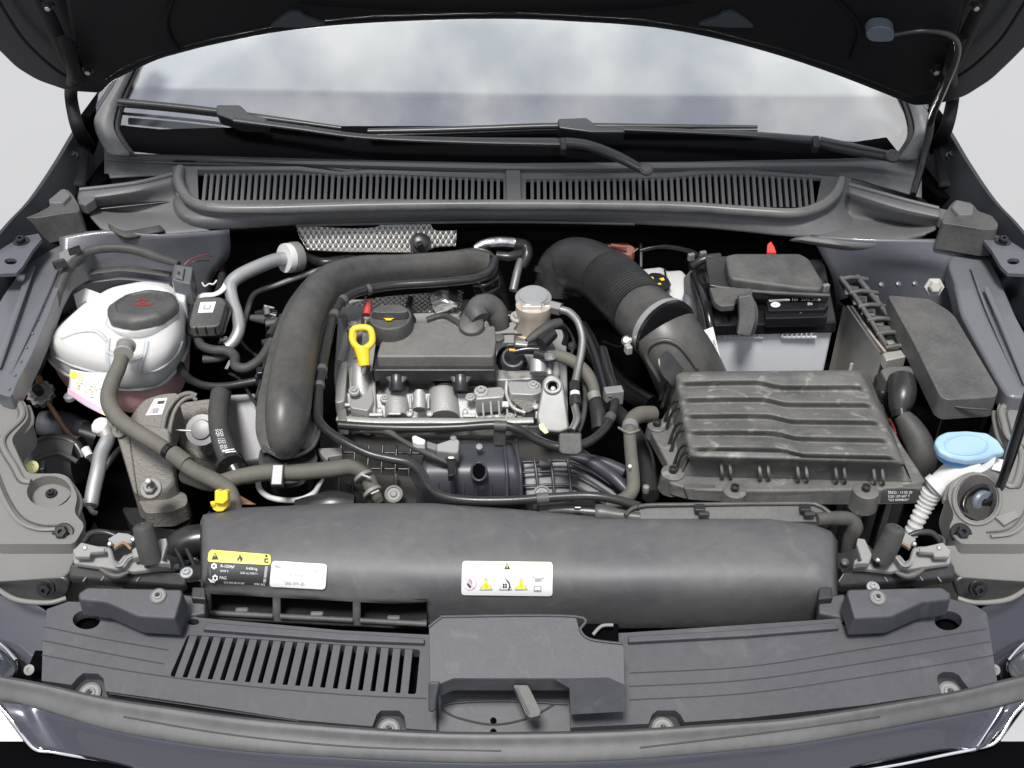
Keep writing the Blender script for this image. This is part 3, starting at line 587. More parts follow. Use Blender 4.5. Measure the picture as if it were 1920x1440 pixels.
capc = lathe('screw_cap', BLK, res, (267, 574, .94), [(60, -26), (61, -18), (64, -16), (65, -4), (62, 2), (54, 7), (48, 8), (46, 5.5), (10, 5.5)], (-.04, .12, 1), n=64, lobes=8, lobe=.014)
lathe('cap_collar', TNK, res, (267, 590, .925), [(66, -14), (66, 0), (60, 3)], (-.04, .1, 1), n=36)
for a_ in ([(248, 571), (288, 569), (283, 573), (253, 574)], [(253, 567), (267, 560), (283, 565), (268, 564)], [(264, 561), (270, 560), (272, 569), (262, 570)]): decal('cap_symbol', WRD, capc, capc, a_, grid=2)
tb_ = bpy.data.objects['tank_body']
for pts_ in ([(204, 634), (202, 660), (205, 690), (211, 716)], [(276, 640), (272, 662), (264, 684), (262, 700)], [(116, 634), (150, 622), (182, 622), (202, 640)], [(104, 668), (140, 686), (180, 697), (206, 700)], [(262, 700), (300, 690), (330, 664), (340, 640)], [(204, 660), (238, 676), (268, 668)]):
    tube('tank_panel_edge', TNK, res, [on(tb_, q[0], q[1], .0004) for q in pts_], 7, n=8, flat=.7)
lathe('outlet_neck', TNK, res, (234, 650, .905), [(17, -14), (17, 5), (14, 8), (14, 16)], (0, -.9, .5), n=20)
prism('bracket_tab', WHT, res, plane(P(160, 560, .87), (0, -.7, 1)), [(138, 552), (160, 540), (192, 552), (205, 570), (150, 600)], down=.004, holes=[[(147, 570), (162, 563), (163, 567), (148, 574)], [(170, 562), (186, 556), (187, 560), (171, 566)]])
sp = prism('sensor_port', TNK, res, .915, [(322, 524), (352, 532), (346, 566), (330, 560)], down=.05, bev=.003)
sen = T('level_sensor_plug', 'grey electrical plug standing at the rear corner of the coolant tank', 'plug')
prism('plug_body', PLG, sen, .94, [(326, 494), (362, 500), (357, 532), (322, 524)], down=.045, bev=.003)
prism('plug_latch', PIP, sen, .946, [(330, 498), (346, 500), (342, 522), (328, 518)], down=.006, bev=.002); prism('latch_slot', INK, sen, .9475, [(333, 508), (338, 509), (337, 514), (332, 513)], down=.001)
tube('wire', WRD, sen, [(345, 497, .94), (358, 486, .945), (384, 478, .94), (398, 482, .93)], 2.5, n=6); tube('wire', SAT, sen, [(352, 498, .94), (368, 490, .945), (392, 488, .94)], 3, n=6)
stk = patch('tank_sticker', LAB, res, [[(131, 692, .868), (165, 698, .875), (200, 700, .88)], [(130, 718, .855), (162, 732, .862), (205, 748, .868)], [(126, 738, .84), (162, 762, .85), (210, 786, .858)]], k=4, thick=.0008)
decal('sticker_print', IPK, stk, stk, [(128, 728), (204, 774), (207, 786), (128, 739)], off=.001); decal('sticker_print', LAY, stk, stk, ell(139, 703, 8, 7, 12), off=.001); decal('sticker_print', LYP, stk, stk, ell(152, 709, 7, 5, 12), off=.001)
for i in range(26):
    u, v = random.uniform(140, 195), random.uniform(712, 738); v += (u - 140) * .3; a_ = random.uniform(2, 6)
    decal('sticker_print', random.choice([LAY, IGY, IPK, LYP, IGY, YEL]), stk, stk, [(u, v), (u + a_, v + 1), (u + a_, v + 3.4), (u, v + 2)], off=.0011, grid=1)
decal('sticker_print', LYP, stk, stk, [(190, 768), (206, 776), (209, 786), (192, 776)], off=.0012, grid=2)
lathe('tank_foot', WHT, res, (130, 742, .80), [(10, -8), (11, 0), (7, 4)], n=14)
hs = T('coolant_hose', 'long olive-grey rubber hose curving from the coolant tank to the yellow clip', 'hose')
tube('hose_body', HOS, hs, [(232, 660, .93), (222, 690, .925), (209, 720, .915), (204, 752, .905), (222, 785, .895), (262, 813, .89), (310, 843, .885), (360, 880, .88), (410, 905, .88), (432, 925, .88), (440, 962, .87)], [26, 28, 30, 31, 31, 30, 30, 29, 30, 30, 30], n=18)
tube('hose_clamp', GRC, hs, [(236, 648, .935), (231, 664, .933)], 33, n=18)
for v_ in (0, 1): tube('clamp_band', ZNC, hs, [(237 - v_ * 5, 647 + v_ * 15, .936), (236 - v_ * 5, 650 + v_ * 15, .936)], 36, n=18)
tube('hose_joint', GLS, hs, [(314, 845, .886), (322, 850, .886)], 33, n=18); tube('hose_sleeve', HOS, hs, [(324, 851, .885), (352, 871, .882)], 34, n=18)
# ================================================================ left wing wiring and small parts
lm = tube('wiring_loom', RUB, None, [(60, 720, .80), (88, 650, .86), (102, 580, .90), (112, 540, .92), (132, 498, .935), (160, 474, .94), (200, 465, .94), (250, 468, .935), (300, 484, .93), (335, 495, .93)], [14, 17, 18, 19, 20, 18, 18, 18, 17, 12], n=12)
tag(lm, 'taped black wiring loom arching over the coolant tank', 'wiring loom')
for i, (u, v, z) in enumerate(((120, 480, .94), (112, 505, .935), (142, 462, .945))): pass
cl = T('loom_clip', 'grey metal clip holding the loom on the left wing', 'clip')
prism('clip_plate', GRC, cl, .95, [(110, 474), (135, 460), (152, 468), (130, 486), (112, 492)], down=.008, bev=.002); box('clip_tooth', GLS, cl, (112, 495, .952), (.02, .012, .012), rz=35); box('clip_tooth', GLS, cl, (140, 470, .955), (.02, .006, .014), rz=40)
br = T('brown_fuel_hose', 'brown hose with grey hose valve at the left wing', 'hose')
tube('hose_body', BRN, br, [(100, 664, .80), (86, 654, .82), (70, 662, .83), (66, 685, .82), (72, 712, .81)], 11, n=10); tube('hose_body', BRN, br, [(88, 752, .79), (105, 778, .78), (122, 805, .76), (138, 822, .74)], 9, n=10)
tube('hose_sleeve', YEL if False else BRN, br, [(73, 708, .812), (74, 722, .81)], 14, n=10)
vb = lathe('valve_body', GRC, br, (76, 738, .80), [(24, -10), (24, 4), (18, 5), (14, 12), (9, 12), (9, 22), (6, 24)], (.1, -.5, 1), n=32, lobes=10, lobe=.09)
lathe('valve_stem', SAT, br, (74, 735, .81), [(9, 0), (9, 16), (7, 19)], (.1, -.5, 1), n=14)
dr = T('charcoal_canister', 'round black canister in the shade below the brown hose', 'canister')
tube('canister_body', RUB, dr, [(52, 876, .74), (100, 862, .75), (150, 862, .75)], [78, 92, 88], n=28)
tube('canister_rim', SAT, dr, [(40, 868, .765), (62, 836, .78), (100, 822, .785), (140, 832, .78), (156, 858, .765)], 20, n=10)
tube('canister_band', RUB, dr, [(48, 892, .775), (70, 862, .79), (110, 850, .79), (146, 866, .785)], 10, n=8)
gm = T('yellow_grommet', 'small pale yellow grommet beside the round black canister', 'grommet'); lathe('grommet_ring', LYP, gm, (59, 876, .83), [(13, -3), (13, 2), (9, 4), (6, 3.5), (5, 0)], (.2, -.5, 1), n=18); box('grommet_seat', SAT, gm, (66, 884, .815), (.03, .02, .02), rz=20)
ap = T('service_pipe', 'shiny bent aluminium pipe with pale cap beside the headlamp carrier', 'pipe')
tube('pipe_body', LIT, ap, [(170, 948, .80), (176, 915, .81), (184, 880, .82), (190, 850, .825), (202, 824, .83), (206, 805, .83)], [27, 28, 28, 28, 27, 22], n=18)
tube('pipe_collar', ZNC, ap, [(202, 822, .832), (196, 803, .838)], 24, n=16); lathe('valve_cap', WHT, ap, (190, 800, .84), [(17, -8), (17, 6), (14, 10)], (-.35, -.3, 1), n=20, lobes=8, lobe=.03)
tube('pipe_flange', GRC, ap, [(160, 936, .80), (172, 958, .795), (180, 962, .79)], 10, n=8)
tube('thin_pipe', PIP, ap, [(196, 880, .78), (215, 852, .79), (232, 835, .79)], 11, n=10)
wp = T('washer_pump', 'grey-blue plastic pump body in the dark by the left wing', 'pump')
tube('pump_body', NOZ if False else BIN, wp, [(78, 795, .72), (120, 798, .72), (160, 812, .72)], [48, 54, 44], n=20); tube('pump_motor', SAT, wp, [(150, 812, .73), (182, 822, .72)], 46, n=18)
cn = T('white_connector', 'small white plug tip beside the shiny aluminium pipe', 'connector'); tube('connector_shell', WHT, cn, [(160, 842, .79), (168, 856, .785)], [18, 16], n=8); tube('connector_lead', RUB, cn, [(168, 856, .785), (182, 874, .77)], 12, n=8)
# ================================================================ engine mount
em = T('engine_mount', 'rough cast iron engine mount bracket with a printed sticker and nut', 'engine mount')
b0 = prism('mount_arm', ALD, em, plane(P(270, 850, .83), (0, -.95, 1)), [(226, 804), (250, 790), (318, 800), (322, 860), (330, 900), (312, 920), (256, 928), (248, 900)], down=.05, bev=.006, r=8)
prism('mount_wing', ALD, em, plane(P(270, 850, .832), (0, -.95, 1)), [(214, 800), (240, 797), (258, 926), (250, 922)], down=.055, bev=.005)
b1 = prism('mount_head', ALD, em, plane(P(285, 760, .86), (-.15, -.7, 1)), [(252, 770), (272, 748), (306, 738), (336, 736), (322, 780), (310, 830), (250, 805), (240, 790)], down=.05, bev=.008, r=10)
for k_, w_ in ((0, 10), (14, 8)):
    tube('mount_ring', ALD, em, [(308 + k_, 850, .82), (304 + k_, 815, .84), (312 + k_, 775, .86), (330 + k_ * .8, 748 + k_ * .3, .87), (352 + k_ * .5, 738 + k_ * .5, .87), (368, 742 + k_ * .6, .865)], w_, n=10)
lathe('mount_lug', ALD, em, (226, 808, .855), [(14, -20), (14, 4), (6, 5), (5, 1)], (-.2, -.6, 1), n=16)
bolt(em, (283, 916, .838), 15, GRC, axis=(0, -.6, 1)); lathe('stud', ZNC, em, (283, 908, .85), [(6, 0), (6, 18), (4, 20)], (0, -.5, 1), n=10)
ms = decal('mount_sticker', LAB, em, b1, [(290, 748), (314, 746), (304, 777), (273, 779)], grid=3)
decal('sticker_print', IPK, ms, b1, [(288, 754), (293, 754), (284, 777), (277, 777)], off=.0012, grid=1); decal('sticker_print', INK, ms, b1, [(297, 752), (310, 751), (308, 757), (295, 758)], off=.0012, grid=1); decal('sticker_print', IGY, ms, b1, [(288, 766), (300, 765), (296, 775), (286, 776)], off=.0012, grid=1)
prism('mount_pad', ALD, em, .775, [(252, 925), (318, 916), (350, 925), (352, 945), (320, 960), (272, 962)], down=.03, bev=.006, r=8)
mb = T('mount_cradle', 'dark smooth cradle below the cast iron engine mount', 'cradle'); prism('cradle_body', SAT, mb, .735, [(226, 950), (262, 952), (350, 930), (360, 960), (352, 1000), (300, 990), (245, 985)], down=.1, bev=.01, r=10)
# timing cover area and gearbox
tcv = T('timing_cover', 'dull grey cast engine side cover left of the black charge pipe', 'engine cover')
prism('cover_face', ALD, tcv, plane(P(390, 800, .80), (0, -.9, 1)), [(320, 772), (345, 752), (400, 745), (402, 850), (372, 858), (340, 836)], down=.05, bev=.006, r=6)
prism('cover_face', PIP, tcv, plane(P(450, 790, .79), (0, -.9, 1)), [(400, 740), (480, 735), (500, 860), (455, 868), (405, 860)], down=.05, bev=.006, r=6)
lathe('sensor_boss', PIP, tcv, (378, 806, .83), [(30, -8), (30, 0), (20, 1), (18, 6), (8, 8)], (0, -.9, 1), n=20)
tube('scribe', WHT, tcv, [(330, 806, .83), (360, 808, .83)], 3, n=6)
tk = T('printed_rubber_hose', 'thick black rubber hose with white printing beside the charge pipe', 'hose')
th = tube('hose_body', RUB, tk, [(415, 735, .84), (410, 770, .85), (412, 810, .85), (425, 850, .845), (440, 880, .835)], [38, 38, 38, 40, 42], n=18)
tube('quick_coupling', GLS, tk, [(430, 862, .845), (444, 888, .833)], [48, 50], n=16); tube('coupling_ring', SAT, tk, [(428, 870, .85), (432, 876, .85)], 54, n=16)
for a_, b_ in ((404, 0), (411, 1)): text('5Q0 122 051', LAB, tk, th, a_, 806, 5.5, ang=74, off=.001)
for i in range(3): decal('printed_mark', LAB, tk, th, [(420 + i * 4, 848 + i * 3), (436 + i * 3, 846 + i * 4), (436 + i * 3, 848 + i * 4), (420 + i * 4, 850 + i * 3)], off=.006, grid=2)
hb = T('horizontal_coolant_hose', 'grey rubber hose running level below the charge pipe foot', 'hose')
tube('hose_body', HOS, hb, [(352, 890, .83), (400, 906, .855), (450, 894, .862), (500, 886, .866), (560, 885, .866), (620, 880, .865), (660, 876, .86), (684, 888, .85), (698, 916, .835), (712, 942, .82)], [36, 32, 31, 31, 31, 31, 31, 31, 28, 16], n=18)
for a_, b_ in (((506, 870, .868), (504, 884, .87)), ((536, 870, .868), (534, 884, .87))): tube('white_tick', LAB, hb, [a_, b_], 4, n=6)
box('hose_bracket', PIP, hb, (521, 892, .872), (.016, .03, .012), rx=30)
for q in ((681, 893, .853), (698, 922, .836)): lathe('hose_clamp', GRC, hb, q, [(17, -3), (19, -2), (19, 4), (17, 5)], (.4, -.55, -.3), n=18)
tube('clamp_ear', ZNC, hb, [(678, 890, .865), (694, 896, .86)], 5, n=6); tube('clamp_ear', ZNC, hb, [(696, 926, .85), (710, 920, .85)], 5, n=6)
rg = tube('wire_clamp_ring', WHT, None, [(484, 902, .845), (488, 918, .83), (505, 932, .818), (535, 938, .812), (565, 936, .815), (588, 925, .825), (598, 910, .84), (606, 898, .85)], [11, 11, 11, 11, 11, 11, 9, 5], n=10); tag(rg, 'pale wire clamp ring curving below the charge pipe foot', 'clamp')
le = T('dead_leaf', 'small brown dry debris lying behind the yellow clip', 'debris'); patch('leaf_blade', RST if False else BRN, le, [[(448, 928, .83), (462, 936, .83)], [(452, 946, .832), (480, 946, .828)]], k=3, thick=.001)
# ================================================================ air conditioning pipe, valve box, vacuum hoses
ac = T('air_conditioning_pipe', 'bright alloy pipe with thick white foam ring beside the coolant tank', 'pipe')
tube('pipe_body', LIT, ac, [(538, 484, .89), (515, 488, .895), (480, 502, .90), (448, 518, .90), (432, 535, .895), (436, 562, .885), (445, 590, .875), (448, 618, .865), (438, 640, .855), (425, 652, .85)], [24, 26, 27, 27, 26, 23, 23, 23, 23, 22], n=18)
a0 = (P(538, 484, .89) - P(515, 488, .895)).normalized()
lathe('foam_ring', WHT, ac, (536, 484, .89), [(14, -4), (27, -4), (28, 0), (28, 9), (26, 10)], tuple(a0 + V((0, .0, -.1))), n=32); lathe('foam_ring_back', GRC, ac, (546, 483, .888), [(28, 0), (29, 4), (28, 16), (18, 17)], tuple(a0), n=28)
tube('pipe_bracket', WHT, ac, [(424, 525, .90), (418, 542, .90), (402, 552, .90), (380, 554, .90), (368, 562, .895)], [5, 12, 14, 15, 16], n=10, flat=.4)
tube('wire_spring', WHT, ac, [(379, 530, .90), (384, 537, .90), (392, 532, .90), (400, 533, .90), (406, 526, .90)], 3.5, n=6, k=3)
bxs = T('vacuum_valve_box', 'black lidded box with a square white sticker beside the coolant tank', 'valve box')
vb2 = prism('box_lid', BLK, bxs, plane(P(385, 590, .905), (0, -.25, 1)), [(370, 557), (414, 556), (424, 566), (412, 608), (404, 612), (358, 614), (354, 606), (364, 564)], down=.02, bev=.003, r=4)
prism('box_rim', SAT, bxs, plane(P(385, 600, .888), (0, -.25, 1)), [(362, 560), (424, 558), (434, 572), (420, 616), (408, 624), (352, 624), (346, 612)], down=.012, bev=.003, r=6)
prism('box_base', GLS, bxs, plane(P(385, 605, .876), (0, -.25, 1)), [(362, 575), (420, 572), (412, 622), (358, 626)], down=.035, bev=.003)
for i in range(3): box('lid_rib', GLS, bxs, (369 + i * 17, 619, .893), (.002, .006, .012))
bs_ = decal('box_sticker', LAB, bxs, vb2, [(376, 567), (405, 566), (399, 586), (371, 587)], grid=2); decal('sticker_mark', IGY, bs_, vb2, [(383, 572), (397, 572), (394, 581), (380, 581)], off=.001, grid=1); decal('sticker_mark', LAB, bs_, vb2, [(386, 574), (394, 574), (392, 579), (384, 579)], off=.0015, grid=1)
vh = T('vacuum_hose', 'black wavy vacuum hose below the valve box', 'hose')
tube('hose_body', RUB, vh, [(370, 630, .87), (378, 648, .87), (400, 656, .87), (425, 658, .87), (440, 668, .868), (442, 686, .866), (462, 690, .866), (488, 674, .87), (506, 648, .875), (514, 628, .88)], [16, 17, 18, 19, 19, 19, 19, 19, 19, 15], n=14)
tube('hose_stub', RUB, vh, [(382, 674, .85), (410, 672, .852), (432, 664, .855)], [16, 15, 12], n=12); tube('hose_coupling', SAT, vh, [(506, 632, .885), (516, 616, .888)], 19, n=12); tube('hose_tip', SAT, vh, [(516, 614, .885), (528, 592, .885)], 10, n=10)
box('hose_tag', LAB, vh, (418, 638, .86), (.013, .004, .022), rz=35, rx=40); tube('hose_tab', GRC, vh, [(432, 676, .86), (424, 692, .855)], 7, n=6, flat=.4)
bh = tube('brake_vacuum_pipe', SAT, None, [(350, 600, .80), (338, 640, .81), (336, 680, .83), (350, 706, .84), (380, 722, .85), (420, 724, .855), (460, 718, .86), (500, 710, .865)], [22, 20, 18, 16, 15, 14, 14, 14], n=14); tag(bh, 'glossy black pipe curving around the right side of the coolant tank', 'pipe')
pc = T('pipe_clip', 'small black clip joining the glossy pipe to the charge pipe', 'clip'); box('clip_jaw', SAT, pc, (488, 711, .872), (.012, .012, .02), rz=-10); box('clip_tooth', GRC, pc, (490, 705, .885), (.004, .004, .012))
tp = tube('thin_grey_pipe', PIP, None, [(455, 615, .82), (463, 585, .83), (472, 558, .84), (486, 546, .845), (520, 534, .85), (570, 516, .855), (625, 498, .86)], 11, n=10); tag(tp, 'thin grey pipe sloping behind the black charge pipe', 'pipe')
rh = tube('rear_heater_hose', SAT, None, [(565, 478, .85), (600, 492, .86), (640, 488, .86), (700, 478, .855), (760, 474, .85)], [22, 20, 18, 14, 12], n=12); tag(rh, 'black heater hose below the embossed heat shield', 'hose')
sv = T('pressure_sensor', 'small sensor with bright tip behind the charge pipe', 'sensor'); tube('sensor_body', SAT, sv, [(480, 588, .84), (500, 586, .845), (520, 588, .845)], [10, 14, 12], n=10); tube('sensor_tip', STL, sv, [(496, 574, .86), (514, 578, .86)], [6, 5], n=8); tube('sensor_collar', PIP, sv, [(500, 578, .86), (502, 592, .855)], 12, n=10)
# ================================================================ charge pipe
ch = T('charge_pipe', 'big smooth black plastic charge pipe bending over the engine', 'charge pipe')
cpts = [(538, 842, .893), (538, 815, .918), (540, 770, .938), (546, 720, .943), (556, 665, .948), (568, 615, .95), (588, 568, .95), (622, 530, .945), (680, 508, .94), (750, 502, .93), (830, 497, .92), (885, 492, .91), (915, 494, .905)]
tube('pipe_body', DUC, ch, cpts, [58, 86, 98, 98, 94, 88, 82, 72, 58, 50, 50, 50, 40], n=26, flat=.8, k=5)
fl = [(538, 846, .885), (538, 815, .895), (540, 770, .905), (546, 720, .91), (556, 665, .915), (568, 615, .918), (588, 568, .918), (622, 530, .915), (690, 512, .91), (760, 508, .90), (840, 505, .89), (900, 500, .885)]
tube('pipe_flange', DUC, ch, fl, [90, 112, 118, 114, 108, 100, 94, 84, 70, 62, 62, 70], n=18, flat=.16, up=(0, -.3, 1), k=5)
tube('flange_lip', DUC, ch, [(489, 735, .905), (484, 780, .897), (485, 815, .892), (497, 840, .888), (520, 853, .886), (540, 856, .886), (562, 852, .886), (585, 838, .888), (597, 812, .892), (601, 775, .897), (601, 735, .905)], 9, n=10)
tube('pipe_foot', GLS, ch, [(540, 850, .875), (540, 872, .84), (541, 905, .80)], [98, 94, 92], n=26); tube('foot_ring', SAT, ch, [(540, 858, .872), (540, 866, .86)], 108, n=26)
for u, v, z in ((488, 700, .905), (494, 755, .90), (613, 590, .92), (606, 700, .915), (590, 770, .905)): box('flange_clip', GLS, ch, (u, v, z), (.010, .016, .014), rz=10)
tube('wire_clip', STL, ch, [(476, 758, .895), (480, 770, .89), (486, 780, .885)], 4, n=6)
tt = T('turbo_inlet', 'black round inlet throat at the upper end of the charge pipe', 'inlet')
tube('throat_rim', SAT, tt, [(860, 472, .90), (900, 468, .90), (924, 480, .895), (930, 500, .89), (915, 520, .885), (880, 526, .885), (850, 524, .885)], 9, n=10)
tube('throat_body', GLS, tt, [(905, 505, .87), (918, 540, .84), (930, 580, .80)], [64, 62, 60], n=20); tube('throat_band', SAT, tt, [(892, 556, .86), (912, 552, .862), (936, 540, .86)], 7, n=8); tube('throat_band', SAT, tt, [(888, 534, .87), (912, 534, .872), (934, 520, .87)], 7, n=8)
# ================================================================ heat shields, foil hose
hsd = T('heat_shield', 'embossed silver heat shield on the bulkhead behind the engine', 'heat shield')
patch('shield_sheet', MSH, hsd, [[(556, 422), (640, 428), (700, 427), (728, 418), (800, 418), (816, 432), (856, 432)], [(560, 440), (640, 446), (700, 446), (728, 444), (800, 446), (816, 446), (856, 446)], [(576, 468), (640, 471), (700, 472), (728, 473), (790, 474), (816, 464), (854, 462)]], k=4, thick=.003, S=plane(P(700, 447, .893), (0, -1, .75)))
tube('shield_fold', MSH, hsd, [plane(P(700, 447, .894), (0, -1, .75))(*q) for q in ((576, 467), (640, 470), (700, 471), (770, 472))], 5, n=8)
lathe('sensor_boss', SAT, hsd, (788, 456, .895), [(20, -4), (20, 2), (14, 4), (14, 14), (9, 16)], (.1, -.8, .8), n=18); tube('sensor_lead', SAT, hsd, [(786, 456, .91), (800, 478, .88), (830, 484, .87), (870, 482, .86)], 12, n=10)
hs2 = T('exhaust_heat_shield', 'crinkled silver shield showing between oil cap and charge pipe', 'heat shield')
patch('shield_sheet', MSH, hs2, [[(645, 572, .83), (700, 560, .83), (780, 552, .83), (870, 545, .83)], [(645, 600, .82), (700, 590, .82), (780, 585, .82), (860, 590, .82)]], k=6, thick=.003)
patch('foil_wrap', FOI, hs2, [[(802, 552, .852), (832, 542, .855), (860, 548, .85)], [(808, 568, .856), (834, 562, .868), (858, 570, .86)], [(818, 588, .84), (838, 582, .846), (856, 578, .84)]], k=5, thick=.002)
fh = T('foil_sleeved_hose', 'short hose wrapped in silver foil behind the charge pipe', 'hose')
tube('foil_sleeve', FOI, fh, [(890, 466, .90), (908, 458, .905), (935, 454, .905), (966, 456, .90)], [14, 20, 22, 22], n=14); tube('hose_elbow', SAT, fh, [(964, 458, .90), (984, 462, .895), (988, 480, .885), (978, 500, .87)], [24, 24, 22, 20], n=14)
tube('pipe_branch', PIP, fh, [(976, 488, .88), (970, 510, .87), (962, 545, .85)], [14, 16, 16], n=12); tube('hose_branch', SAT, fh, [(932, 480, .885), (955, 482, .885), (978, 476, .885)], [20, 20, 22], n=12)
ro = T('red_tipped_sensor', 'dark red coil plug behind the oil filler cap', 'plug'); tube('plug_stem', SAT, ro, [(686, 612, .85), (688, 585, .865)], [20, 16], n=10); tube('plug_tip', IRD, ro, [(688, 590, .868), (690, 566, .88)], [17, 15], n=8); tube('plug_pin', STL, ro, [(684, 568, .885), (686, 556, .888)], 4, n=6)
# ================================================================ engine head and its fittings
eh = T('cylinder_head', 'cast aluminium engine head with machined bosses below the black engine cover', 'engine')
FC = plane(P(800, 760, .835), (0, -.9, 1))
prism('head_block', ALU, eh, .80, [(636, 560), (900, 560), (1062, 620), (1066, 800), (632, 796), (626, 700)], down=.12, bev=.004)
prism('head_deck', ALU, eh, .835, [(650, 590), (900, 580), (930, 640), (1040, 640), (1052, 700), (1040, 716), (930, 718), (700, 745), (640, 740), (632, 690)], down=.05, bev=.006, r=8)
prism('front_face', ALU, eh, FC, [(640, 735), (690, 738), (890, 736), (900, 752), (1005, 752), (1010, 785), (640, 786)], down=.04, bev=.003, dirn=(0, .7, -.7))
tube('lower_flange', ALU, eh, [(632, 784, .842), (700, 789, .843), (800, 789, .843), (900, 790, .843), (1000, 788, .843)], 16, n=10, flat=.5)
prism('left_flange', ALU, eh, .862, [(640, 678), (652, 676), (650, 700), (646, 752), (628, 756), (630, 710)], down=.05, bev=.006, r=6); prism('left_flange', ALD, eh, .846, [(628, 757), (648, 755), (652, 788), (634, 788)], down=.03, bev=.003)
prism('side_plate', ALU, eh, .855, [(654, 690), (698, 690), (700, 752), (690, 770), (656, 764)], down=.05, bev=.005, r=5)
tube('dipstick_boss', ALU, eh, [(678, 684, .872), (676, 720, .855), (680, 752, .84)], [34, 34, 36], n=16); tube('cast_web', ALU, eh, [(662, 690, .862), (660, 760, .84)], 9, n=8); tube('cast_web', ALU, eh, [(700, 700, .86), (702, 780, .838)], 8, n=8)
for u, w_ in ((744, 46), (832, 58)):
    tube('plug_tower', ALU, eh, [(u, 718, .838), (u, 750, .835), (u + 1, 786, .826)], w_, n=24)
tube('small_post', ALU, eh, [(786, 738, .862), (786, 768, .85)], 24, n=16); tube('post_cap', ALU, eh, [(786, 732, .866), (786, 738, .863)], 17, n=14)
for u in (770, 803): tube('cast_web', ALU, eh, [(u, 742, .855), (u, 766, .845)], 5, n=8)
prism('cam_housing', ALU, eh, FC, [(890, 738), (945, 730), (948, 752), (972, 770), (992, 772), (994, 782), (894, 784)], down=.05, bev=.005, dirn=(0, .6, -.8))
prism('cam_step', ALU, eh, .862, [(890, 728), (940, 724), (948, 732), (944, 744), (892, 748)], down=.03, bev=.004, r=4)
prism('cam_step', ALU, eh, .872, [(952, 714), (1014, 716), (1016, 735), (1000, 740), (956, 738)], down=.035, bev=.004, r=5)
prism('cast_panel', ALD, eh, plane(P(985, 748, .862), (0, -1.4, 1)), [(958, 742), (1008, 744), (1006, 768), (988, 776), (960, 754)], down=.02, bev=.003, dirn=(0, .7, -.5))
tube('cast_edge', ALU, eh, [(950, 716, .872), (950, 740, .862), (962, 764, .856), (985, 774, .852)], 7, n=8)
prism('deck_plate', ALU, eh, .853, [(932, 692), (1030, 694), (1028, 708), (950, 712), (930, 712)], down=.03, bev=.003)
for q, r_ in (((902, 734, .864), 10), ((1000, 722, .874), 8), ((664, 733, .868), 8), ((722, 748, .845), 7), ((882, 745, .856), 7), ((956, 782, .84), 7)): bolt(eh, q, r_, ALU)
for u, v in ((640, 586), (662, 604), (690, 592)): lathe('rear_stud', ALU, eh, (u, v + 10, .855), [(12, -8), (12, 0), (8, 4), (8, 10)], n=14)
prism('rear_ledge', ALU, eh, .85, [(636, 575), (690, 572), (712, 585), (712, 605), (640, 612)], down=.03, bev=.004, r=4)
tube('rear_web', ALU, eh, [(640, 600, .856), (646, 640, .85), (636, 680, .85)], 14, n=10)
for i in range(6): tube('cast_rib', ALU, eh, [(905 + i * 15, 752 + (i % 2) * 2, .853), (906 + i * 15, 768, .848), (907 + i * 15, 780, .842)], 4, n=6)
for q, r_ in (((712, 770, .845), 6), ((768, 776, .842), 6), ((806, 776, .842), 6), ((872, 772, .845), 6), ((1004, 762, .858), 6), ((668, 708, .864), 5), ((690, 700, .864), 5)): lathe('cast_boss', ALU, eh, q, [(r_, -6), (r_, 2), (r_ * .6, 3), (r_ * .5, 1)], (0, -.6, 1), n=14)
for q in (((655, 760, .848), .02, .006, .012), ((700, 778, .842), .03, .006, .006), ((740, 776, .842), .02, .005, .005), ((948, 760, .85), .012, .01, .02), ((1012, 780, .846), .014, .012, .02), ((880, 780, .842), .02, .006, .006)): box('cast_pad', ALU, eh, q[0], q[1:], rx=40)
lg = T('lifting_eye', 'grey cast lifting eye with round hole at the right end of the engine head', 'bracket')
prism('eye_plate', ALM, lg, plane(P(1035, 760, .875), (0, -1, 1)), [(1018, 712), (1030, 702), (1044, 704), (1056, 716), (1064, 770), (1068, 805), (1050, 812), (1012, 808), (1006, 780), (1014, 740)], down=.02, bev=.004, dirn=(0, .7, -.7), r=6)
lpl = plane(P(1035, 760, .876), (0, -1, 1)); tube('eye_ring', ALU, lg, [lpl(p[0], p[1]) for p in ell(1036, 724, 14, 12, 14)], 8, closed=True, n=10, k=2); lathe('eye_hole', DRK, lg, lpl(1036, 725), [(9, -3), (9, 1)], (0, -1, 1), n=18); lathe('bolt_head', ZNC, lg, lpl(1037, 730) + V((0, 0, .001)), [(5, -3), (5, 2), (3, 3)], (0, -.6, 1), n=6)
pe = plane(P(1035, 760, .8762), (0, -1, 1)); prism('paint_mark', LYP, lg, pe, [(1010, 796), (1018, 794), (1029, 810), (1022, 813), (1012, 804)], down=.001)
# engine cover
ec = T('engine_cover', 'grey-topped black plastic engine cover with two front lobes', 'engine cover')
prism('cover_top', DST, ec, plane(P(820, 640, .915), (0, -.10, 1)), [(776, 604), (836, 604), (850, 610), (880, 612), (928, 610), (930, 640), (926, 668), (824, 668), (706, 668), (714, 640), (760, 622), (772, 614)], down=.03, bev=.01, seg=4, r=5)
cf = prism('cover_skirt', SAT, ec, plane(P(820, 672, .894), (0, -.06, 1)), [(712, 640), (926, 640), (931, 668), (930, 694), (700, 694), (704, 668)], down=.022, bev=.003, r=4)
prism('cover_body', GLS, ec, plane(P(820, 694, .878), (0, -.06, 1)), [(704, 640), (928, 640), (931, 692), (928, 696), (840, 697), (700, 697), (697, 692)], down=.03, bev=.004, r=4)
tube('cover_bead', BLK, ec, [(699, 693, .882), (760, 695, .882), (840, 695, .882), (930, 692, .882)], 4, n=8)
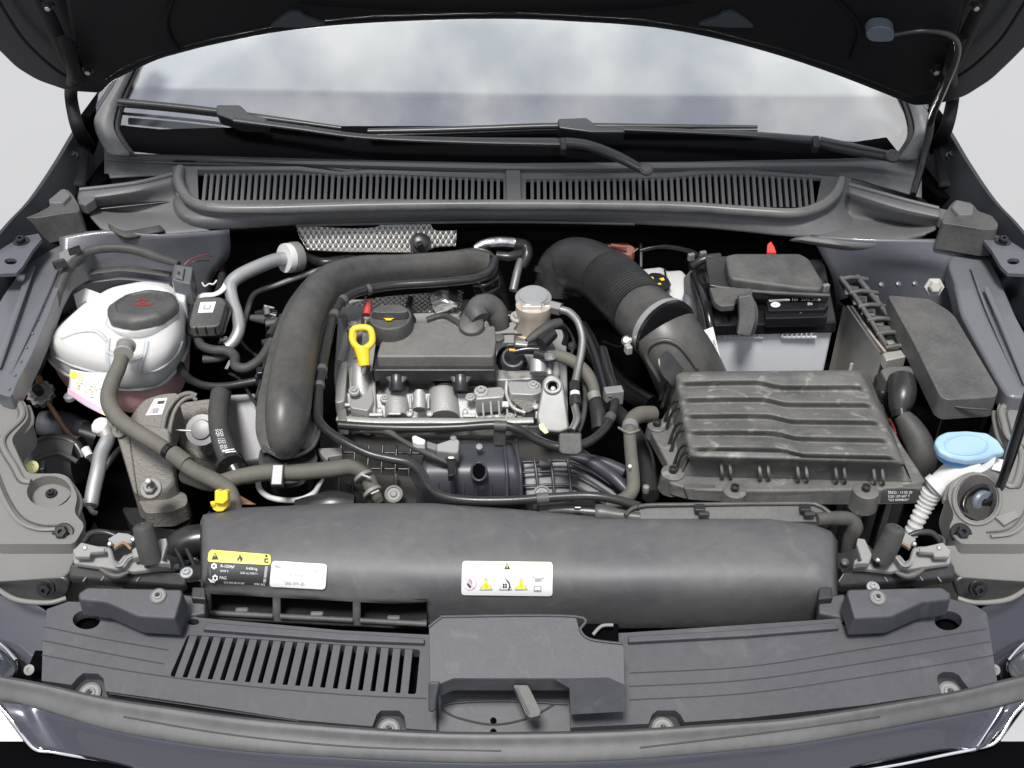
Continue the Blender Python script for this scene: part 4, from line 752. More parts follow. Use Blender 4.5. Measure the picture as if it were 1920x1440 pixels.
for u in (744, 864):
    tube('cover_lobe', SAT, ec, [(u, 696, .878), (u, 715, .87), (u, 733, .86)], [34, 33, 30], n=20); lathe('lobe_step', SAT, ec, (u, 700, .882), [(22, -6), (22, 0), (16, 2)], (0, -.5, 1), n=20)
tube('coil_boot', GLS, ec, [(838, 716, .85), (838, 732, .845)], 52, n=18); lathe('cover_tab', BLK, ec, (934, 634, .91), [(12, -4), (12, 2), (8, 4)], n=16)
oc = T('oil_filler_cap', 'black oil filler cap with yellow oil can mark beside the yellow dipstick', 'oil cap')
lathe('cap_body', TRM, oc, (732, 594, .94), [(39, -46), (41, -40), (41, -6), (39, 0), (35, 1.5), (34, -3)], (0, -.06, 1), n=36)
lathe('cap_collar', GLS, oc, (732, 612, .905), [(36, -16), (38, -6), (36, 4)], (0, -.32, 1), n=28)
gr = prism('cap_grip', TRM, oc, plane(P(730, 582, .952), (0, -.2, 1)), [(700, 578), (714, 571), (750, 571), (763, 578), (765, 584), (750, 586), (714, 586), (698, 584)], down=.014, bev=.004, r=4)
o_ = bpy.data.objects['cap_body']; ofs = .0008
for a_ in ([(722, 600), (735, 600), (734, 604), (724, 604)], [(735, 600), (742, 598), (742, 599), (735, 602)], [(718, 599), (722, 600), (723, 602), (719, 600)]): decal('oil_mark', YEL, oc, o_, a_, off=.0035, grid=1)
dp = T('dipstick', 'bright yellow dipstick handle in front of the engine cover', 'dipstick')
o_ = [(656, 616), (668, 610), (690, 610), (700, 618), (703, 640), (696, 652), (685, 658), (668, 656), (658, 646), (653, 630)]; i_ = [(668, 622), (674, 619), (686, 619), (692, 625), (693, 638), (688, 645), (680, 650), (672, 646), (667, 638)]
dsp = plane(P(678, 640, .93), (0, -1.1, 1)); prism('handle_loop', YEL, dp, dsp, rnd(o_, 5), down=.011, holes=[rnd(i_, 4)], dirn=(0, .74, -.67))
L1 = [dsp(*q) for q in o_]
tube('loop_rim', YEL, dp, [dsp((a[0] + b[0]) / 2, (a[1] + b[1]) / 2) for a, b in zip(o_, [i_[0], i_[1], i_[2], i_[3], i_[4], i_[5], i_[6], i_[6], i_[7], i_[8]])], 13, closed=True, n=10, flat=.9)
tube('handle_neck', YEL, dp, [dsp(678, 652), dsp(681, 668), dsp(683, 684)], [30, 25, 20], n=14, flat=.7); tube('neck_collar', YEL, dp, [dsp(682, 678), dsp(683, 686)], [23, 22], n=14)
tube('dipstick_tube', STL, dp, [dsp(683, 684), P(683, 700, .87)], 12, n=10); prism('handle_back', BIN, dp, plane(P(676, 635, .915), (0, -1.1, 1)), [(662, 622), (680, 620), (676, 668), (662, 672)], down=.004)
be = T('breather_elbow', 'grey plastic breather elbow with round cap at the back of the engine cover', 'elbow')
tube('elbow_body', TRM, be, [(900, 600, .93), (892, 586, .935), (900, 575, .935), (918, 576, .925), (932, 592, .91), (938, 614, .89)], [38, 40, 44, 48, 44, 36], n=18)
tube('elbow_mouth', SAT, be, [(866, 598, .915), (880, 582, .925), (900, 578, .93)], [16, 20, 24], n=12)
lathe('elbow_cap', BLK, be, (884, 609, .925), [(24, -14), (25, 0), (22, 5), (10, 9)], (0, -.4, 1), n=28)
tube('black_plug', GLS, be, [(942, 604, .90), (955, 594, .905), (966, 594, .905)], [18, 22, 18], n=12); tube('elbow_lead', SAT, be, [(936, 614, .89), (950, 606, .89)], 14, n=10)
# fuel pump
fp = T('fuel_pump', 'bronze and silver high pressure fuel pump standing behind the engine cover', 'fuel pump')
lathe('pump_body', BRZ, fp, (1000, 614, .90), [(37, -26), (37, -6), (33, -4), (31, 28), (33, 32), (33, 48)], (0, .1, 1), n=36)
lathe('pump_dome', LIT, fp, (1000, 562, .935), [(33, -8), (33, 0), (34, 2), (34, 6), (31, 8), (27, 9), (27, 13), (18, 15), (8, 15)], (0, -.12, 1), n=36)
lathe('pump_base', ALU, fp, (1000, 645, .875), [(40, -40), (40, -12), (36, 2)], (0, -.12, 1), n=28)
prism('pump_face', ZNC, fp, plane(P(1000, 590, .935), (0, -2.5, 1)), [(978, 574), (1016, 574), (1014, 592), (980, 592)], down=.01, bev=.002, dirn=(0, 1, 0))
lathe('pressure_plug', BRZ, fp, (990, 580, .94), [(11, -6), (11, 3), (8, 4), (7, 1), (4, 1), (4, 3)], (0, -1, .4), n=18)
bolt(fp, (971, 594, .92), 11, ZNC); bolt(fp, (1012, 592, .92), 9, BRZ)
fpi = T('fuel_pipe', 'shiny steel fuel pipe curving down from the fuel pump', 'pipe')
tube('pipe_nut', STL, fpi, [(1020, 578, .935), (1034, 576, .935)], 20, n=12); tube('pipe_hex', PIP, fpi, [(1032, 575, .935), (1052, 580, .935)], 26, n=6)
tube('pipe_body', STL, fpi, [(1050, 580, .935), (1068, 586, .935), (1084, 604, .93), (1092, 632, .92), (1090, 660, .91), (1084, 690, .90), (1078, 724, .89), (1078, 760, .88), (1082, 785, .875), (1072, 808, .87)], 15, n=14)
tube('pipe_sleeve', SAT, fpi, [(1077, 718, .892), (1077, 734, .888)], 20, n=14); tube('pipe_ring', WHT, fpi, [(1078, 736, .888), (1078, 743, .886)], 19, n=14); tube('pipe_sleeve', SAT, fpi, [(1078, 744, .886), (1080, 760, .881)], 22, n=14)
wl = T('injector_loom', 'dusty black injector wiring with plugs right of the engine cover', 'wiring loom')
tube('loom_body', HOS, wl, [(1030, 668, .90), (1050, 668, .90), (1078, 680, .895), (1100, 700, .885), (1112, 724, .875), (1116, 750, .865)], [20, 24, 24, 24, 22, 22], n=14)
tube('loom_end', SAT, wl, [(1114, 744, .868), (1122, 775, .86), (1124, 806, .85)], [24, 30, 30], n=14); tube('loom_band', GRC, wl, [(1112, 738, .874), (1116, 750, .870)], 26, n=12)
tube('plug_lead', RUB, wl, [(1052, 605, .915), (1030, 612, .915), (1006, 628, .91), (988, 640, .905)], [18, 22, 20, 12], n=12); tube('plug_body', SAT, wl, [(1014, 644, .905), (1036, 624, .91)], 26, n=8)
tube('plug_body', GLS, wl, [(964, 660, .90), (985, 656, .902), (1010, 656, .902)], [14, 18, 18], n=8); tube('orange_pin', mat('amber_plastic', (.7, .35, .05), .4), wl, [(955, 656, .905), (966, 657, .905)], 6, n=8); box('plug_clip', LIT, wl, (978, 645, .91), (.02, .01, .006), rz=-8); tube('plug_body', SAT, wl, [(1004, 662, .90), (1030, 670, .90)], 20, n=8)
tube('injector_wire', GLS, wl, [(930, 628, .90), (960, 626, .90), (990, 630, .90), (1010, 640, .90)], 4, n=6)
ih = T('injector_housing', 'black round actuator and pale posts right of the engine cover', 'actuator')
lathe('actuator_body', GLS, ih, (960, 675, .865), [(30, -20), (30, 0), (24, 3), (22, 6), (16, 6)], (0, -1, .6), n=26); tube('actuator_ring', PIP, ih, [(p[0], p[1], .89) for p in ell(962, 670, 19, 17, 12)[1:9]], 5, n=8)
tube('pale_post', LIT, ih, [(1010, 675, .885), (1010, 700, .872)], 34, n=20); tube('pale_post', LIT, ih, [(1030, 680, .88), (1031, 704, .87)], 14, n=12); bolt(ih, (1032, 667, .905), 9, STL)
tube('black_ring', GLS, ih, [(1040, 612, .88), (1056, 614, .88), (1062, 630, .875), (1058, 645, .87)], 12, n=10); lathe('round_magnet', STL, ih, (1074, 650, .86), [(8, -6), (8, 2), (6, 3)], (.6, -.8, .2), n=14)
lp = tube('gloss_black_pipe', GLS, None, [(1092, 610, .86), (1110, 645, .86), (1125, 690, .86), (1136, 735, .865), (1142, 760, .87)], [20, 22, 24, 24, 22], n=16); tag(lp, 'glossy black pipe right of the steel fuel pipe', 'pipe')
cg = T('conduit_clip', 'grey plastic clip block holding the conduit above the intake manifold', 'clip')
prism('clip_body', BLK, cg, plane(P(1068, 835, .905), (0, -1.1, 1)), [(1048, 812), (1090, 812), (1092, 846), (1082, 854), (1054, 852), (1048, 846)], down=.018, bev=.003, dirn=(0, .7, -.7)); prism('clip_cap', BLK, cg, plane(P(1068, 818, .912), (0, -1.1, 1)), [(1049, 811), (1091, 811), (1090, 826), (1048, 828)], down=.02, bev=.003, dirn=(0, .7, -.7))
box('clip_bolt', GRC, cg, (1150, 742, .88), (.028, .016, .026), rz=10); tube('clip_pin', PIP, cg, [(1142, 728, .89), (1144, 745, .885)], 7, n=8)
# conduits
def conduit(label, pts, wd, ticks):
    t = T('cable_conduit', label, 'cable conduit', 'black cable conduits')
    tube('conduit_tube', SAT, t, pts, wd, n=14); tube('seam_highlight', BLK, t, [(q[0] - 1, q[1] - wd * .28, q[2] + .004) for q in pts], wd * .3, n=8)  # paler seam strip doubles as the gloss highlight, set in colour
    for q in ticks:
        a = P(*q[0]); tube('conduit_band', BLK, t, [P(*q[0]), P(*q[1])], wd + 4, n=14)
    return t
conduit('black cable conduit following the inner edge of the charge pipe down to the shroud', [(928, 486, .93), (918, 508, .932), (890, 522, .935), (820, 530, .938), (740, 535, .94), (680, 545, .945), (645, 562, .948), (626, 590, .946), (614, 640, .94), (604, 690, .93), (596, 740, .92), (594, 775, .915), (606, 800, .912), (640, 825, .908), (690, 850, .90), (730, 860, .895), (768, 868, .893), (790, 886, .892), (805, 912, .892), (830, 930, .893), (880, 938, .894), (960, 938, .895), (1040, 932, .896), (1110, 930, .897), (1160, 938, .90), (1200, 950, .905)], 17,
        [((646, 561, .948), (640, 566, .948)), ((628, 588, .946), (625, 596, .946)), ((604, 690, .93), (603, 697, .93)), ((599, 720, .924), (598, 727, .923)), ((1006, 935, .896), (1028, 933, .896)), ((694, 542, .945), (688, 544, .945))])
conduit('black cable conduit crossing just below the engine head', [(636, 797, .875), (700, 801, .876), (780, 803, .877), (860, 801, .878), (930, 797, .88), (975, 806, .88), (1010, 826, .882), (1050, 838, .885), (1095, 832, .885), (1130, 808, .882), (1150, 772, .878), (1152, 735, .874), (1142, 700, .87), (1130, 655, .86)], 17,
        [((927, 798, .881), (950, 799, .881)), ((1140, 790, .88), (1146, 780, .88))])
box('conduit_mount', BLK, eh, (937, 818, .862), (.018, .008, .03), bev=.002)
# ================================================================ intake manifold
im = T('intake_manifold', 'ribbed grey-black plastic intake manifold behind the fan shroud', 'intake manifold')
IM = plane(P(900, 890, .80), (0, -.75, 1))
prism('manifold_back', GRM, im, plane(P(900, 870, .77), (0, -.6, 1)), [(600, 812), (1060, 815), (1180, 900), (1190, 960), (600, 960)], down=.05, bev=.003)
patch('plenum', MAN, im, [[(810, 828, .83), (880, 828, .832), (960, 832, .83)], [(800, 850, .845), (880, 850, .848), (966, 850, .845)], [(790, 880, .842), (880, 880, .845), (975, 880, .842)], [(784, 915, .82), (880, 915, .822), (980, 915, .82)], [(780, 945, .79), (880, 945, .79), (985, 945, .79)]], k=5, thick=.004)
for u0, u1 in ((945, 950), (968, 976)): tube('plenum_rib', MAN, im, [(u0, 826, .835), (u0 + 2, 850, .852), (u1, 885, .848), (u1 + 1, 940, .81)], 7, n=8)
prism('runner_block', MAN, im, IM, [(978, 866), (1060, 862), (1110, 885), (1150, 915), (1172, 938), (984, 938)], down=.03, bev=.004)
for v_ in (866, 886, 911): tube('runner_rib', MAN, im, [(980, v_, .825 - (v_ - 866) * .0006), (1062, v_ - 2, .825 - (v_ - 866) * .0006), (1100, v_ + 12, .818 - (v_ - 866) * .0006), (1145, v_ + 42, .80 - (v_ - 866) * .0006)], 5, n=8)
for u in (1006, 1036, 1068): tube('runner_rib', MAN, im, [(u - 4, 862, .827), (u, 890, .815), (u + 4, 938, .79)], 6, n=8)
prism('runner_plate', ZNC if False else BLK, im, plane(P(1020, 870, .828), (0, -.75, 1)), [(1010, 860), (1034, 860), (1034, 872), (1010, 872)], down=.006, bev=.002)
tube('outer_runner', MAN, im, [(1070, 855, .83), (1110, 868, .825), (1150, 895, .81), (1180, 925, .80)], [10, 24, 24, 16], n=14); tube('outer_runner', MAN, im, [(1080, 852, .82), (1130, 866, .815), (1172, 886, .81)], [8, 20, 26], n=14)
lathe('port_hole', DRK, im, (898, 886, .85), [(15, -8), (15, 1), (12, 0)], (0, -.8, 1), n=20); tube('port_ring', MAN, im, [(p[0], p[1], .853) for p in ell(898, 884, 14, 17, 14)], 5, closed=True, n=8, k=2)
lathe('ball_stud', GRC, im, (899, 842, .86), [(4, -10), (4, 0), (7, 3), (8, 8), (6, 13), (2, 14)], (0, -.5, 1), n=14)
for u in range(640, 800, 26):
    tube('lattice_rib', SAT, im, [(u, 836, .84), (u - 3, 880, .82), (u - 6, 935, .79)], 5, n=8)
for v_ in (848, 878): tube('lattice_rib', SAT, im, [(630, v_, .828 - (v_ - 848) * .0006), (720, v_ + 1, .83 - (v_ - 848) * .0006), (790, v_ + 2, .83 - (v_ - 848) * .0006)], 5, n=8)
prism('lower_panel', GRM, im, plane(P(740, 915, .805), (0, -.75, 1)), [(690, 888), (770, 892), (800, 945), (690, 945)], down=.01, bev=.002)
sc_ = lathe('manifold_screw', GRC, im, (738, 926, .825), [(17, -6), (17, 0), (13, 2), (12, -1), (7, -1), (5, 2)], (0, -.6, 1), n=22); box('keyhole_slot', INK, im, (742, 900, .826), (.006, .02, .004), rx=37)
sc_ = lathe('manifold_screw', GRC, im, (1016, 926, .822), [(17, -6), (17, 0), (13, 2), (12, -1), (7, -1), (5, 2)], (0, -.6, 1), n=22)
for u in (822, 845, 870, 894, 922): tube('fine_rib', MAN, im, [(u, 905, .832), (u - 1, 930, .812)], 3, n=6)
ps = T('manifold_sensor', 'pale grey pressure sensor with cable on the intake manifold', 'sensor')
prism('sensor_body', GRC, ps, plane(P(838, 838, .885), (0, -.6, 1)), [(818, 832), (854, 820), (862, 826), (860, 846), (856, 850), (818, 846)], down=.02, bev=.002); prism('sensor_neck', GRC, ps, .87, [(800, 826), (820, 832), (818, 844), (800, 838)], down=.01, bev=.002)
prism('sensor_plug', WHT, ps, .882, [(772, 818), (778, 815), (798, 824), (796, 832), (784, 832), (774, 828)], down=.014, bev=.002); prism('sensor_foot', SAT, ps, .87, [(822, 850), (858, 848), (852, 890), (840, 892), (838, 862)], down=.012, bev=.002); box('sensor_pin', STL, ps, (846, 858, .876), (.01, .004, .004))
tube('sensor_cable', RUB, ps, [(675, 808, .87), (700, 805, .872), (725, 808, .872), (745, 820, .872), (775, 838, .87), (815, 856, .868), (850, 872, .86)], [10, 18, 18, 10, 11, 12, 9], n=10); lathe('sensor_bolt', GRC, ps, (850, 822, .89), [(6, -2), (6, 2), (3, 4)], n=12)
gc = T('grey_sensor_plug', 'small grey plug between the charge pipe foot and the conduit', 'plug'); prism('plug_body', GRC, gc, .87, [(594, 840), (640, 838), (642, 852), (616, 856), (614, 862), (606, 856)], down=.012, bev=.002)
dh = T('right_coolant_hose', 'dusty upright hose bending forward right of the intake manifold', 'hose')
tube('hose_body', HOS, dh, [(1225, 776, .86), (1200, 778, .87), (1184, 790, .875), (1181, 815, .875), (1183, 850, .87), (1187, 890, .865), (1186, 918, .86), (1170, 936, .85), (1140, 945, .84)], [30, 32, 28, 24, 24, 25, 26, 26, 24], n=16)
tube('hose_clamp', GRC, dh, [(1182, 796, .877), (1181, 806, .877)], 31, n=16); tube('clamp_ear', GRC, dh, [(1160, 802, .875), (1180, 812, .885), (1198, 806, .88)], 5, n=6); lathe('white_dot', LAB, dh, (1181, 874, .884), [(3, 0), (3, 1)], (0, -.6, 1), n=10)
# deep clutter behind the radiator
rad = T('radiator_fittings', 'dark hoses and stubs in the gap behind the fan shroud', 'hoses')
tube('fan_hub', SAT, rad, [(560, 960, .80), (620, 948, .81), (665, 948, .81)], [50, 58, 40], n=18); tube('gap_hose', SAT, rad, [(1010, 962, .86), (1060, 958, .86), (1120, 962, .86)], 34, n=14); box('metal_band', STL, rad, (1083, 953, .885), (.01, .004, .012), rx=40)
tube('gap_lead', SAT, rad, [(650, 905, .80), (668, 918, .80), (690, 930, .80)], 8, n=8); lathe('ball_stud', GRC, rad, (1211, 918, .84), [(6, -6), (7, 2), (6, 8), (2, 10)], n=12)
prism('gap_bracket', SAT, rad, .86, [(998, 944), (1022, 944), (1020, 968), (1000, 968)], down=.01); prism('side_hose_base', SAT, rad, .70, [(150, 990), (330, 985), (380, 1050), (170, 1040)], down=.05, bev=.01)
tube('intake_elbow', SAT, rad, [(300, 1050, .80), (330, 1030, .83), (360, 1015, .84), (400, 1010, .84)], [40, 56, 60, 60], n=18)
# ================================================================ intake hose with ribs
rhs = T('ribbed_intake_hose', 'wide black ribbed intake hose with metal clamp leading to the air filter box', 'intake hose')
tube('elbow', SAT, rhs, [(1050, 545, .84), (1052, 515, .87), (1072, 498, .89), (1105, 502, .905), (1145, 525, .92)], [78, 96, 104, 104, 104], n=30)
for a_, w_ in (((1046, 545, .84), 92), ((1048, 522, .862), 100)): tube('elbow_rim', SAT, rhs, [a_, (a_[0] + 3, a_[1] - 10, a_[2] + .008)], w_, n=30)
tube('ribbed_section', SAT, rhs, [(1140, 522, .919), (1160, 540, .924), (1182, 562, .928), (1204, 586, .931)], [106, 108, 110, 112], n=32, rib=.045, ribn=28, smooth=25)
tube('cuff', DUC, rhs, [(1202, 584, .931), (1222, 602, .932), (1240, 616, .932)], [114, 118, 122], n=32)
tube('clamp_band', LIT, rhs, [(1238, 614, .932), (1246, 621, .932)], 127, n=36); tube('clamp_edge', GLS, rhs, [(1245, 620, .932), (1250, 624, .932)], 131, n=36)
lathe('clamp_screw', STL, rhs, (1176, 640, .925), [(8, -6), (10, -4), (10, 6), (6, 9)], (-.3, -.5, .8), n=14); box('clamp_lug', ZNC, rhs, (1178, 655, .92), (.010, .012, .014), rz=20)
sn = tube('snorkel', DUC, rhs, [(1246, 622, .93), (1260, 644, .918), (1276, 672, .893), (1292, 704, .86), (1308, 740, .825)], [132, 132, 138, 142, 144], n=32, flat=.85)
tube('snorkel_recess', SAT, rhs, [on(sn, q[0], q[1], .001) for q in ((1248, 660), (1256, 670), (1266, 684), (1276, 696))], [44, 66, 74, 78], n=20, flat=.1, up=(0, -.3, 1))
tube('snorkel_lip', DUC, rhs, [on(sn, q[0], q[1], .003) for q in ((1240, 712), (1226, 690), (1214, 666), (1222, 646), (1246, 638), (1270, 646), (1290, 668), (1304, 688))], 9, n=8)
ori = T('orange_connector', 'rust-orange electrical plug on the dark bulkhead above the ribbed hose', 'plug')
prism('plug_body', RST, ori, plane(P(1155, 465, .87), (0, -.6, 1)), [(1116, 457), (1140, 454), (1148, 449), (1170, 450), (1192, 464), (1185, 478), (1160, 478), (1140, 468), (1118, 466)], down=.025, bev=.003); tube('plug_wire', BRN, ori, [(1186, 474, .875), (1196, 466, .88)], 3, n=6); box('plug_rib', RST, ori, (1160, 462, .878), (.03, .006, .006), rz=-15)
bcr = T('bulkhead_bracket', 'thin dark wire bracket on the bulkhead beside the battery', 'bracket'); tube('bracket_bar', PIP, bcr, [(1020, 446, .87), (1080, 446, .87), (1130, 440, .875), (1200, 444, .88)], 5, n=6); tube('bracket_bar', PIP, bcr, [(1200, 444, .88), (1202, 470, .86), (1202, 500, .84)], 5, n=6)
bf = T('brake_fluid_reservoir', 'pale brake fluid reservoir with black cap and yellow print by the battery', 'fluid reservoir')
prism('tank_body', TNK, bf, .83, [(1195, 505), (1240, 500), (1250, 508), (1278, 506), (1290, 520), (1286, 560), (1270, 610), (1210, 600)], down=.06, bev=.006, r=6); tube('tank_seam', SAT, bf, [(1246, 504, .834), (1250, 530, .832)], 4, n=6)
bc = lathe('screw_cap', GLS, bf, (1232, 530, .85), [(26, -16), (27, -2), (24, 3), (20, 3)], (.1, -.2, 1), n=30, lobes=10, lobe=.02)
decal('cap_symbol', YEL, bc, bc, ell(1219, 523, 7, 4, 12), off=.001); decal('cap_symbol', YEL, bc, bc, [(1236, 523), (1244, 521), (1246, 526), (1240, 527)], off=.001, grid=1); decal('cap_symbol', YEL, bc, bc, [(1224, 533), (1238, 531), (1240, 534), (1226, 536)], off=.001, grid=1)
# ================================================================ battery
bt_ = T('battery', 'car battery with pale grey case and black lid behind the air filter box', 'battery')
prism('battery_case', BAT, bt_, .862, [(1308, 500), (1545, 500), (1562, 618), (1334, 622)], down=.19, bev=.005)
bl = prism('battery_lid', GLS, bt_, .882, [(1298, 490), (1545, 485), (1570, 604), (1332, 610)], down=.022, bev=.003)
for u0, u1 in ((1350, 1432), (1466, 1532)):
    for i in range(int((u1 - u0) / 9)): box('grip_rib', BAT, bt_, (u0 + i * 9, 626, .857), (.0026, .008, .008), bev=0)
    box('grip_bar', BAT, bt_, ((u0 + u1) / 2, 631, .852), ((u1 - u0) * .00083, .006, .003), bev=0)
for u in (1382, 1518): box('case_rib', BAT, bt_, (u, 634, .845), (.004, .006, .012), bev=0)
bp_ = prism('vent_block', GLS, bt_, .905, [(1436, 560), (1548, 556), (1554, 572), (1548, 580), (1440, 582)], down=.018, bev=.002)
bp2 = prism('vent_block', GLS, bt_, .898, [(1434, 575), (1550, 572), (1552, 594), (1436, 597)], down=.018, bev=.002)
decal('battery_print', LAB, bt_, bp_, [(1440, 558.5), (1479, 558), (1481, 565), (1442, 566)], off=.0008, grid=2); decal('battery_print', LAB, bt_, bp_, ell(1454, 572, 9, 5, 16), off=.0008); text('12V', LAB, bt_, bp_, 1484, 565, 5.5, off=.001); text('51Ah 280A', LAB, bt_, bp_, 1502, 565, 5.5, off=.001); text('EN', LAB, bt_, bp_, 1514, 573, 5, off=.001); text('+', INK, bt_, bp_, 1451, 574, 5, off=.0014)
decal('battery_mark', LAB, bt_, bp2, ell(1501, 583, 5, 5, 14), off=.0012); 
hd = tube('handle_strap', BLK, bt_, [(1342, 556, .915), (1370, 552, .918), (1392, 556, .918), (1404, 575, .912), (1406, 600, .895), (1402, 628, .87)], [30, 32, 34, 34, 34, 28], n=4, flat=.34, smooth=20)
prism('strap_plate', BLK, bt_, plane(P(1375, 555, .926), (0, -.2, 1)), [(1330, 538), (1410, 540), (1412, 550), (1398, 556), (1380, 560), (1378, 572), (1352, 574), (1340, 566)], down=.012, bev=.003, r=4); prism('strap_leg', BLK, bt_, plane(P(1395, 590, .912), (0, -1.6, 1)), [(1385, 556), (1410, 552), (1418, 572), (1418, 600), (1408, 632), (1382, 628), (1386, 600)], down=.012, bev=.003, dirn=(0, 1, -.4), r=4)
prism('cable_cover', TRM, bt_, plane(P(1440, 500, .94), (0, -.18, 1)), [(1360, 478), (1378, 474), (1500, 474), (1518, 484), (1545, 530), (1540, 542), (1500, 540), (1372, 522), (1366, 512)], down=.02, bev=.005, r=6, seg=3)
prism('cover_tray', SAT, bt_, plane(P(1440, 530, .918), (0, -.18, 1)), [(1322, 480), (1400, 478), (1540, 520), (1556, 540), (1555, 552), (1520, 552), (1410, 546), (1330, 535)], down=.016, bev=.003); tube('tray_edge', BLK, bt_, [(1340, 538, .925), (1410, 546, .924), (1470, 550, .924), (1555, 554, .922)], 7, n=8)
prism('red_flag', RED, bt_, plane(P(1445, 465, .94), (0, -1.2, 1)), [(1438, 474), (1439, 458), (1446, 452), (1452, 462), (1456, 474)], down=.006, bev=.001)
tube('battery_cable', SAT, bt_, [(1300, 500, .90), (1312, 490, .91), (1330, 484, .915), (1350, 482, .915)], 16, n=12); tube('battery_cable', GLS, bt_, [(1296, 480, .88), (1302, 520, .895), (1316, 550, .90), (1328, 590, .89), (1336, 640, .86)], [16, 16, 17, 18, 18], n=12)
for q in ((1296, 482, .90), (1318, 478, .90), (1330, 508, .905), (1548, 540, .92)): box('terminal_clip', GRC, bt_, q, (.012, .008, .014), rz=20)
tube('gap_cable', SAT, bt_, [(1320, 522, .90), (1345, 518, .90), (1362, 520, .90)], 12, n=10); box('terminal_nut', STL, bt_, (1369, 578, .892), (.010, .008, .008), rz=20); tube('tray_side', BIN, bt_, [(1298, 530, .87), (1290, 560, .86), (1286, 600, .84)], 20, n=8, flat=.3)
bs2 = prism('cable_tag', LAB, bt_, plane(P(1335, 650, .865), (-.5, -1.6, 1)), [(1316, 620), (1337, 612), (1354, 682), (1336, 684)], down=.002); text('5Q0 915', INK, bt_, bs2, 1323, 628, 4.5, ang=74, off=.001); text('CA2 11', INK, bt_, bs2, 1336, 638, 4, ang=74, off=.001)
# ================================================================ engine control unit and fuse box
cu = T('control_unit', 'metal control unit under a slatted black cage between battery and fuse box', 'control unit')
eb = [P(*q) for q in ((1596, 590, .90), (1655, 664, .90), (1700, 655, .90), (1640, 582, .90))]
prism('unit_case', ZNC, cu, .90, [(1584, 560), (1596, 556), (1655, 662), (1690, 658), (1700, 650), (1640, 545)], down=.16, bev=.004, flare=1.0)
tube('case_edge', STL, cu, [(1590, 575, .902), (1620, 618, .902), (1652, 663, .902)], 7, n=8); tube('copper_edge', BRZ, cu, [(1598, 575, .904), (1628, 618, .904), (1660, 660, .904)], 5, n=6)
cg_ = plane(P(1640, 590, .925), (.1, -.25, 1))
prism('cage_back', GLS, cu, plane(P(1640, 590, .912), (.1, -.25, 1)), [(1572, 520), (1612, 518), (1708, 642), (1698, 652), (1660, 656)], down=.008, bev=.002)
tube('cage_rail', BLK, cu, [cg_(1576, 520), cg_(1610, 565), cg_(1662, 648)], 9, n=8); tube('cage_rail', BLK, cu, [cg_(1606, 518), cg_(1650, 572), cg_(1712, 650)], 11, n=8)
for i in range(6):
    t_ = i / 5; a0 = V((1578, 522)).lerp(V((1662, 650)), t_); a1 = V((1616, 520)).lerp(V((1712, 648)), t_)
    tube('cage_slat', BLK, cu, [cg_(a0.x - 2, a0.y + 2), cg_((a0.x + a1.x) / 2, (a0.y + a1.y) / 2 + 3) + V((0, 0, .004)), cg_(a1.x + 10, a1.y + 4)], 9, n=8)
    if i < 5:
        b = V((1590, 536)).lerp(V((1674, 638)), t_ * .92 + .03); p_ = cg_(b.x + 6, b.y) - V((0, 0, .006)); box('cage_panel', BLK, cu, p_, (.022, .022, .004), rz=-12, rx=10)
        if 0 < i < 4: box('cage_slot', INK, cu, p_ + V((.003, -.002, .0026)), (.008, .012, .002), rz=-12, rx=10, bev=0)
box('unit_tag', LAB, cu, (1596, 690, .80), (.006, .003, .02), rz=-20)
prism('plug_collar', ZNC, cu, .905, [(1655, 662), (1690, 655), (1700, 668), (1662, 676)], down=.02, bev=.002)
prism('plug_housing', BLK, cu, plane(P(1685, 700, .90), (0, -.35, 1)), [(1650, 692), (1664, 684), (1706, 684), (1722, 698), (1716, 712), (1662, 714)], down=.05, bev=.006, r=5); prism('plug_side', SAT, cu, .875, [(1640, 700), (1664, 690), (1720, 706), (1712, 740), (1650, 735)], down=.05, bev=.006)
tube('plug_boot', SAT, cu, [(1690, 712, .90), (1692, 738, .895), (1688, 762, .885), (1686, 775, .88)], [50, 52, 42, 28], n=20)
tube('boot_neck', GLS, cu, [(1688, 768, .884), (1690, 780, .878)], 34, n=16); tube('loom_trunk', RUB, cu, [(1690, 778, .88), (1706, 800, .87), (1722, 830, .855), (1728, 862, .835), (1722, 900, .80)], [30, 44, 52, 54, 50], n=18); tube('red_wire', IRD, cu, [(1668, 785, .86), (1676, 800, .855), (1680, 815, .85)], 5, n=6)
fb = T('fuse_box', 'long smooth black fuse box lid at the right of the bay', 'fuse box')
FB = plane(P(1770, 660, .935), (.05, -.12, 1))
prism('lid', BLK, fb, FB, [(1664, 553), (1742, 560), (1776, 580), (1790, 592), (1872, 730), (1868, 744), (1776, 750), (1762, 742), (1712, 640)], down=.035, bev=.012, r=8, seg=4, flare=1.02)
prism('box_base', GLS, fb, plane(P(1770, 660, .905), (.05, -.12, 1)), [(1672, 575), (1742, 580), (1790, 610), (1868, 745), (1772, 758)], down=.16, bev=.004)
tube('lid_lip', SAT, fb, [(1768, 756, .912), (1800, 764, .91), (1850, 768, .91)], 5, n=6); lathe('lid_latch', BLK, fb, (1816, 752, .91), [(12, -6), (12, 2), (9, 4)], (0, -1, .3), n=16)

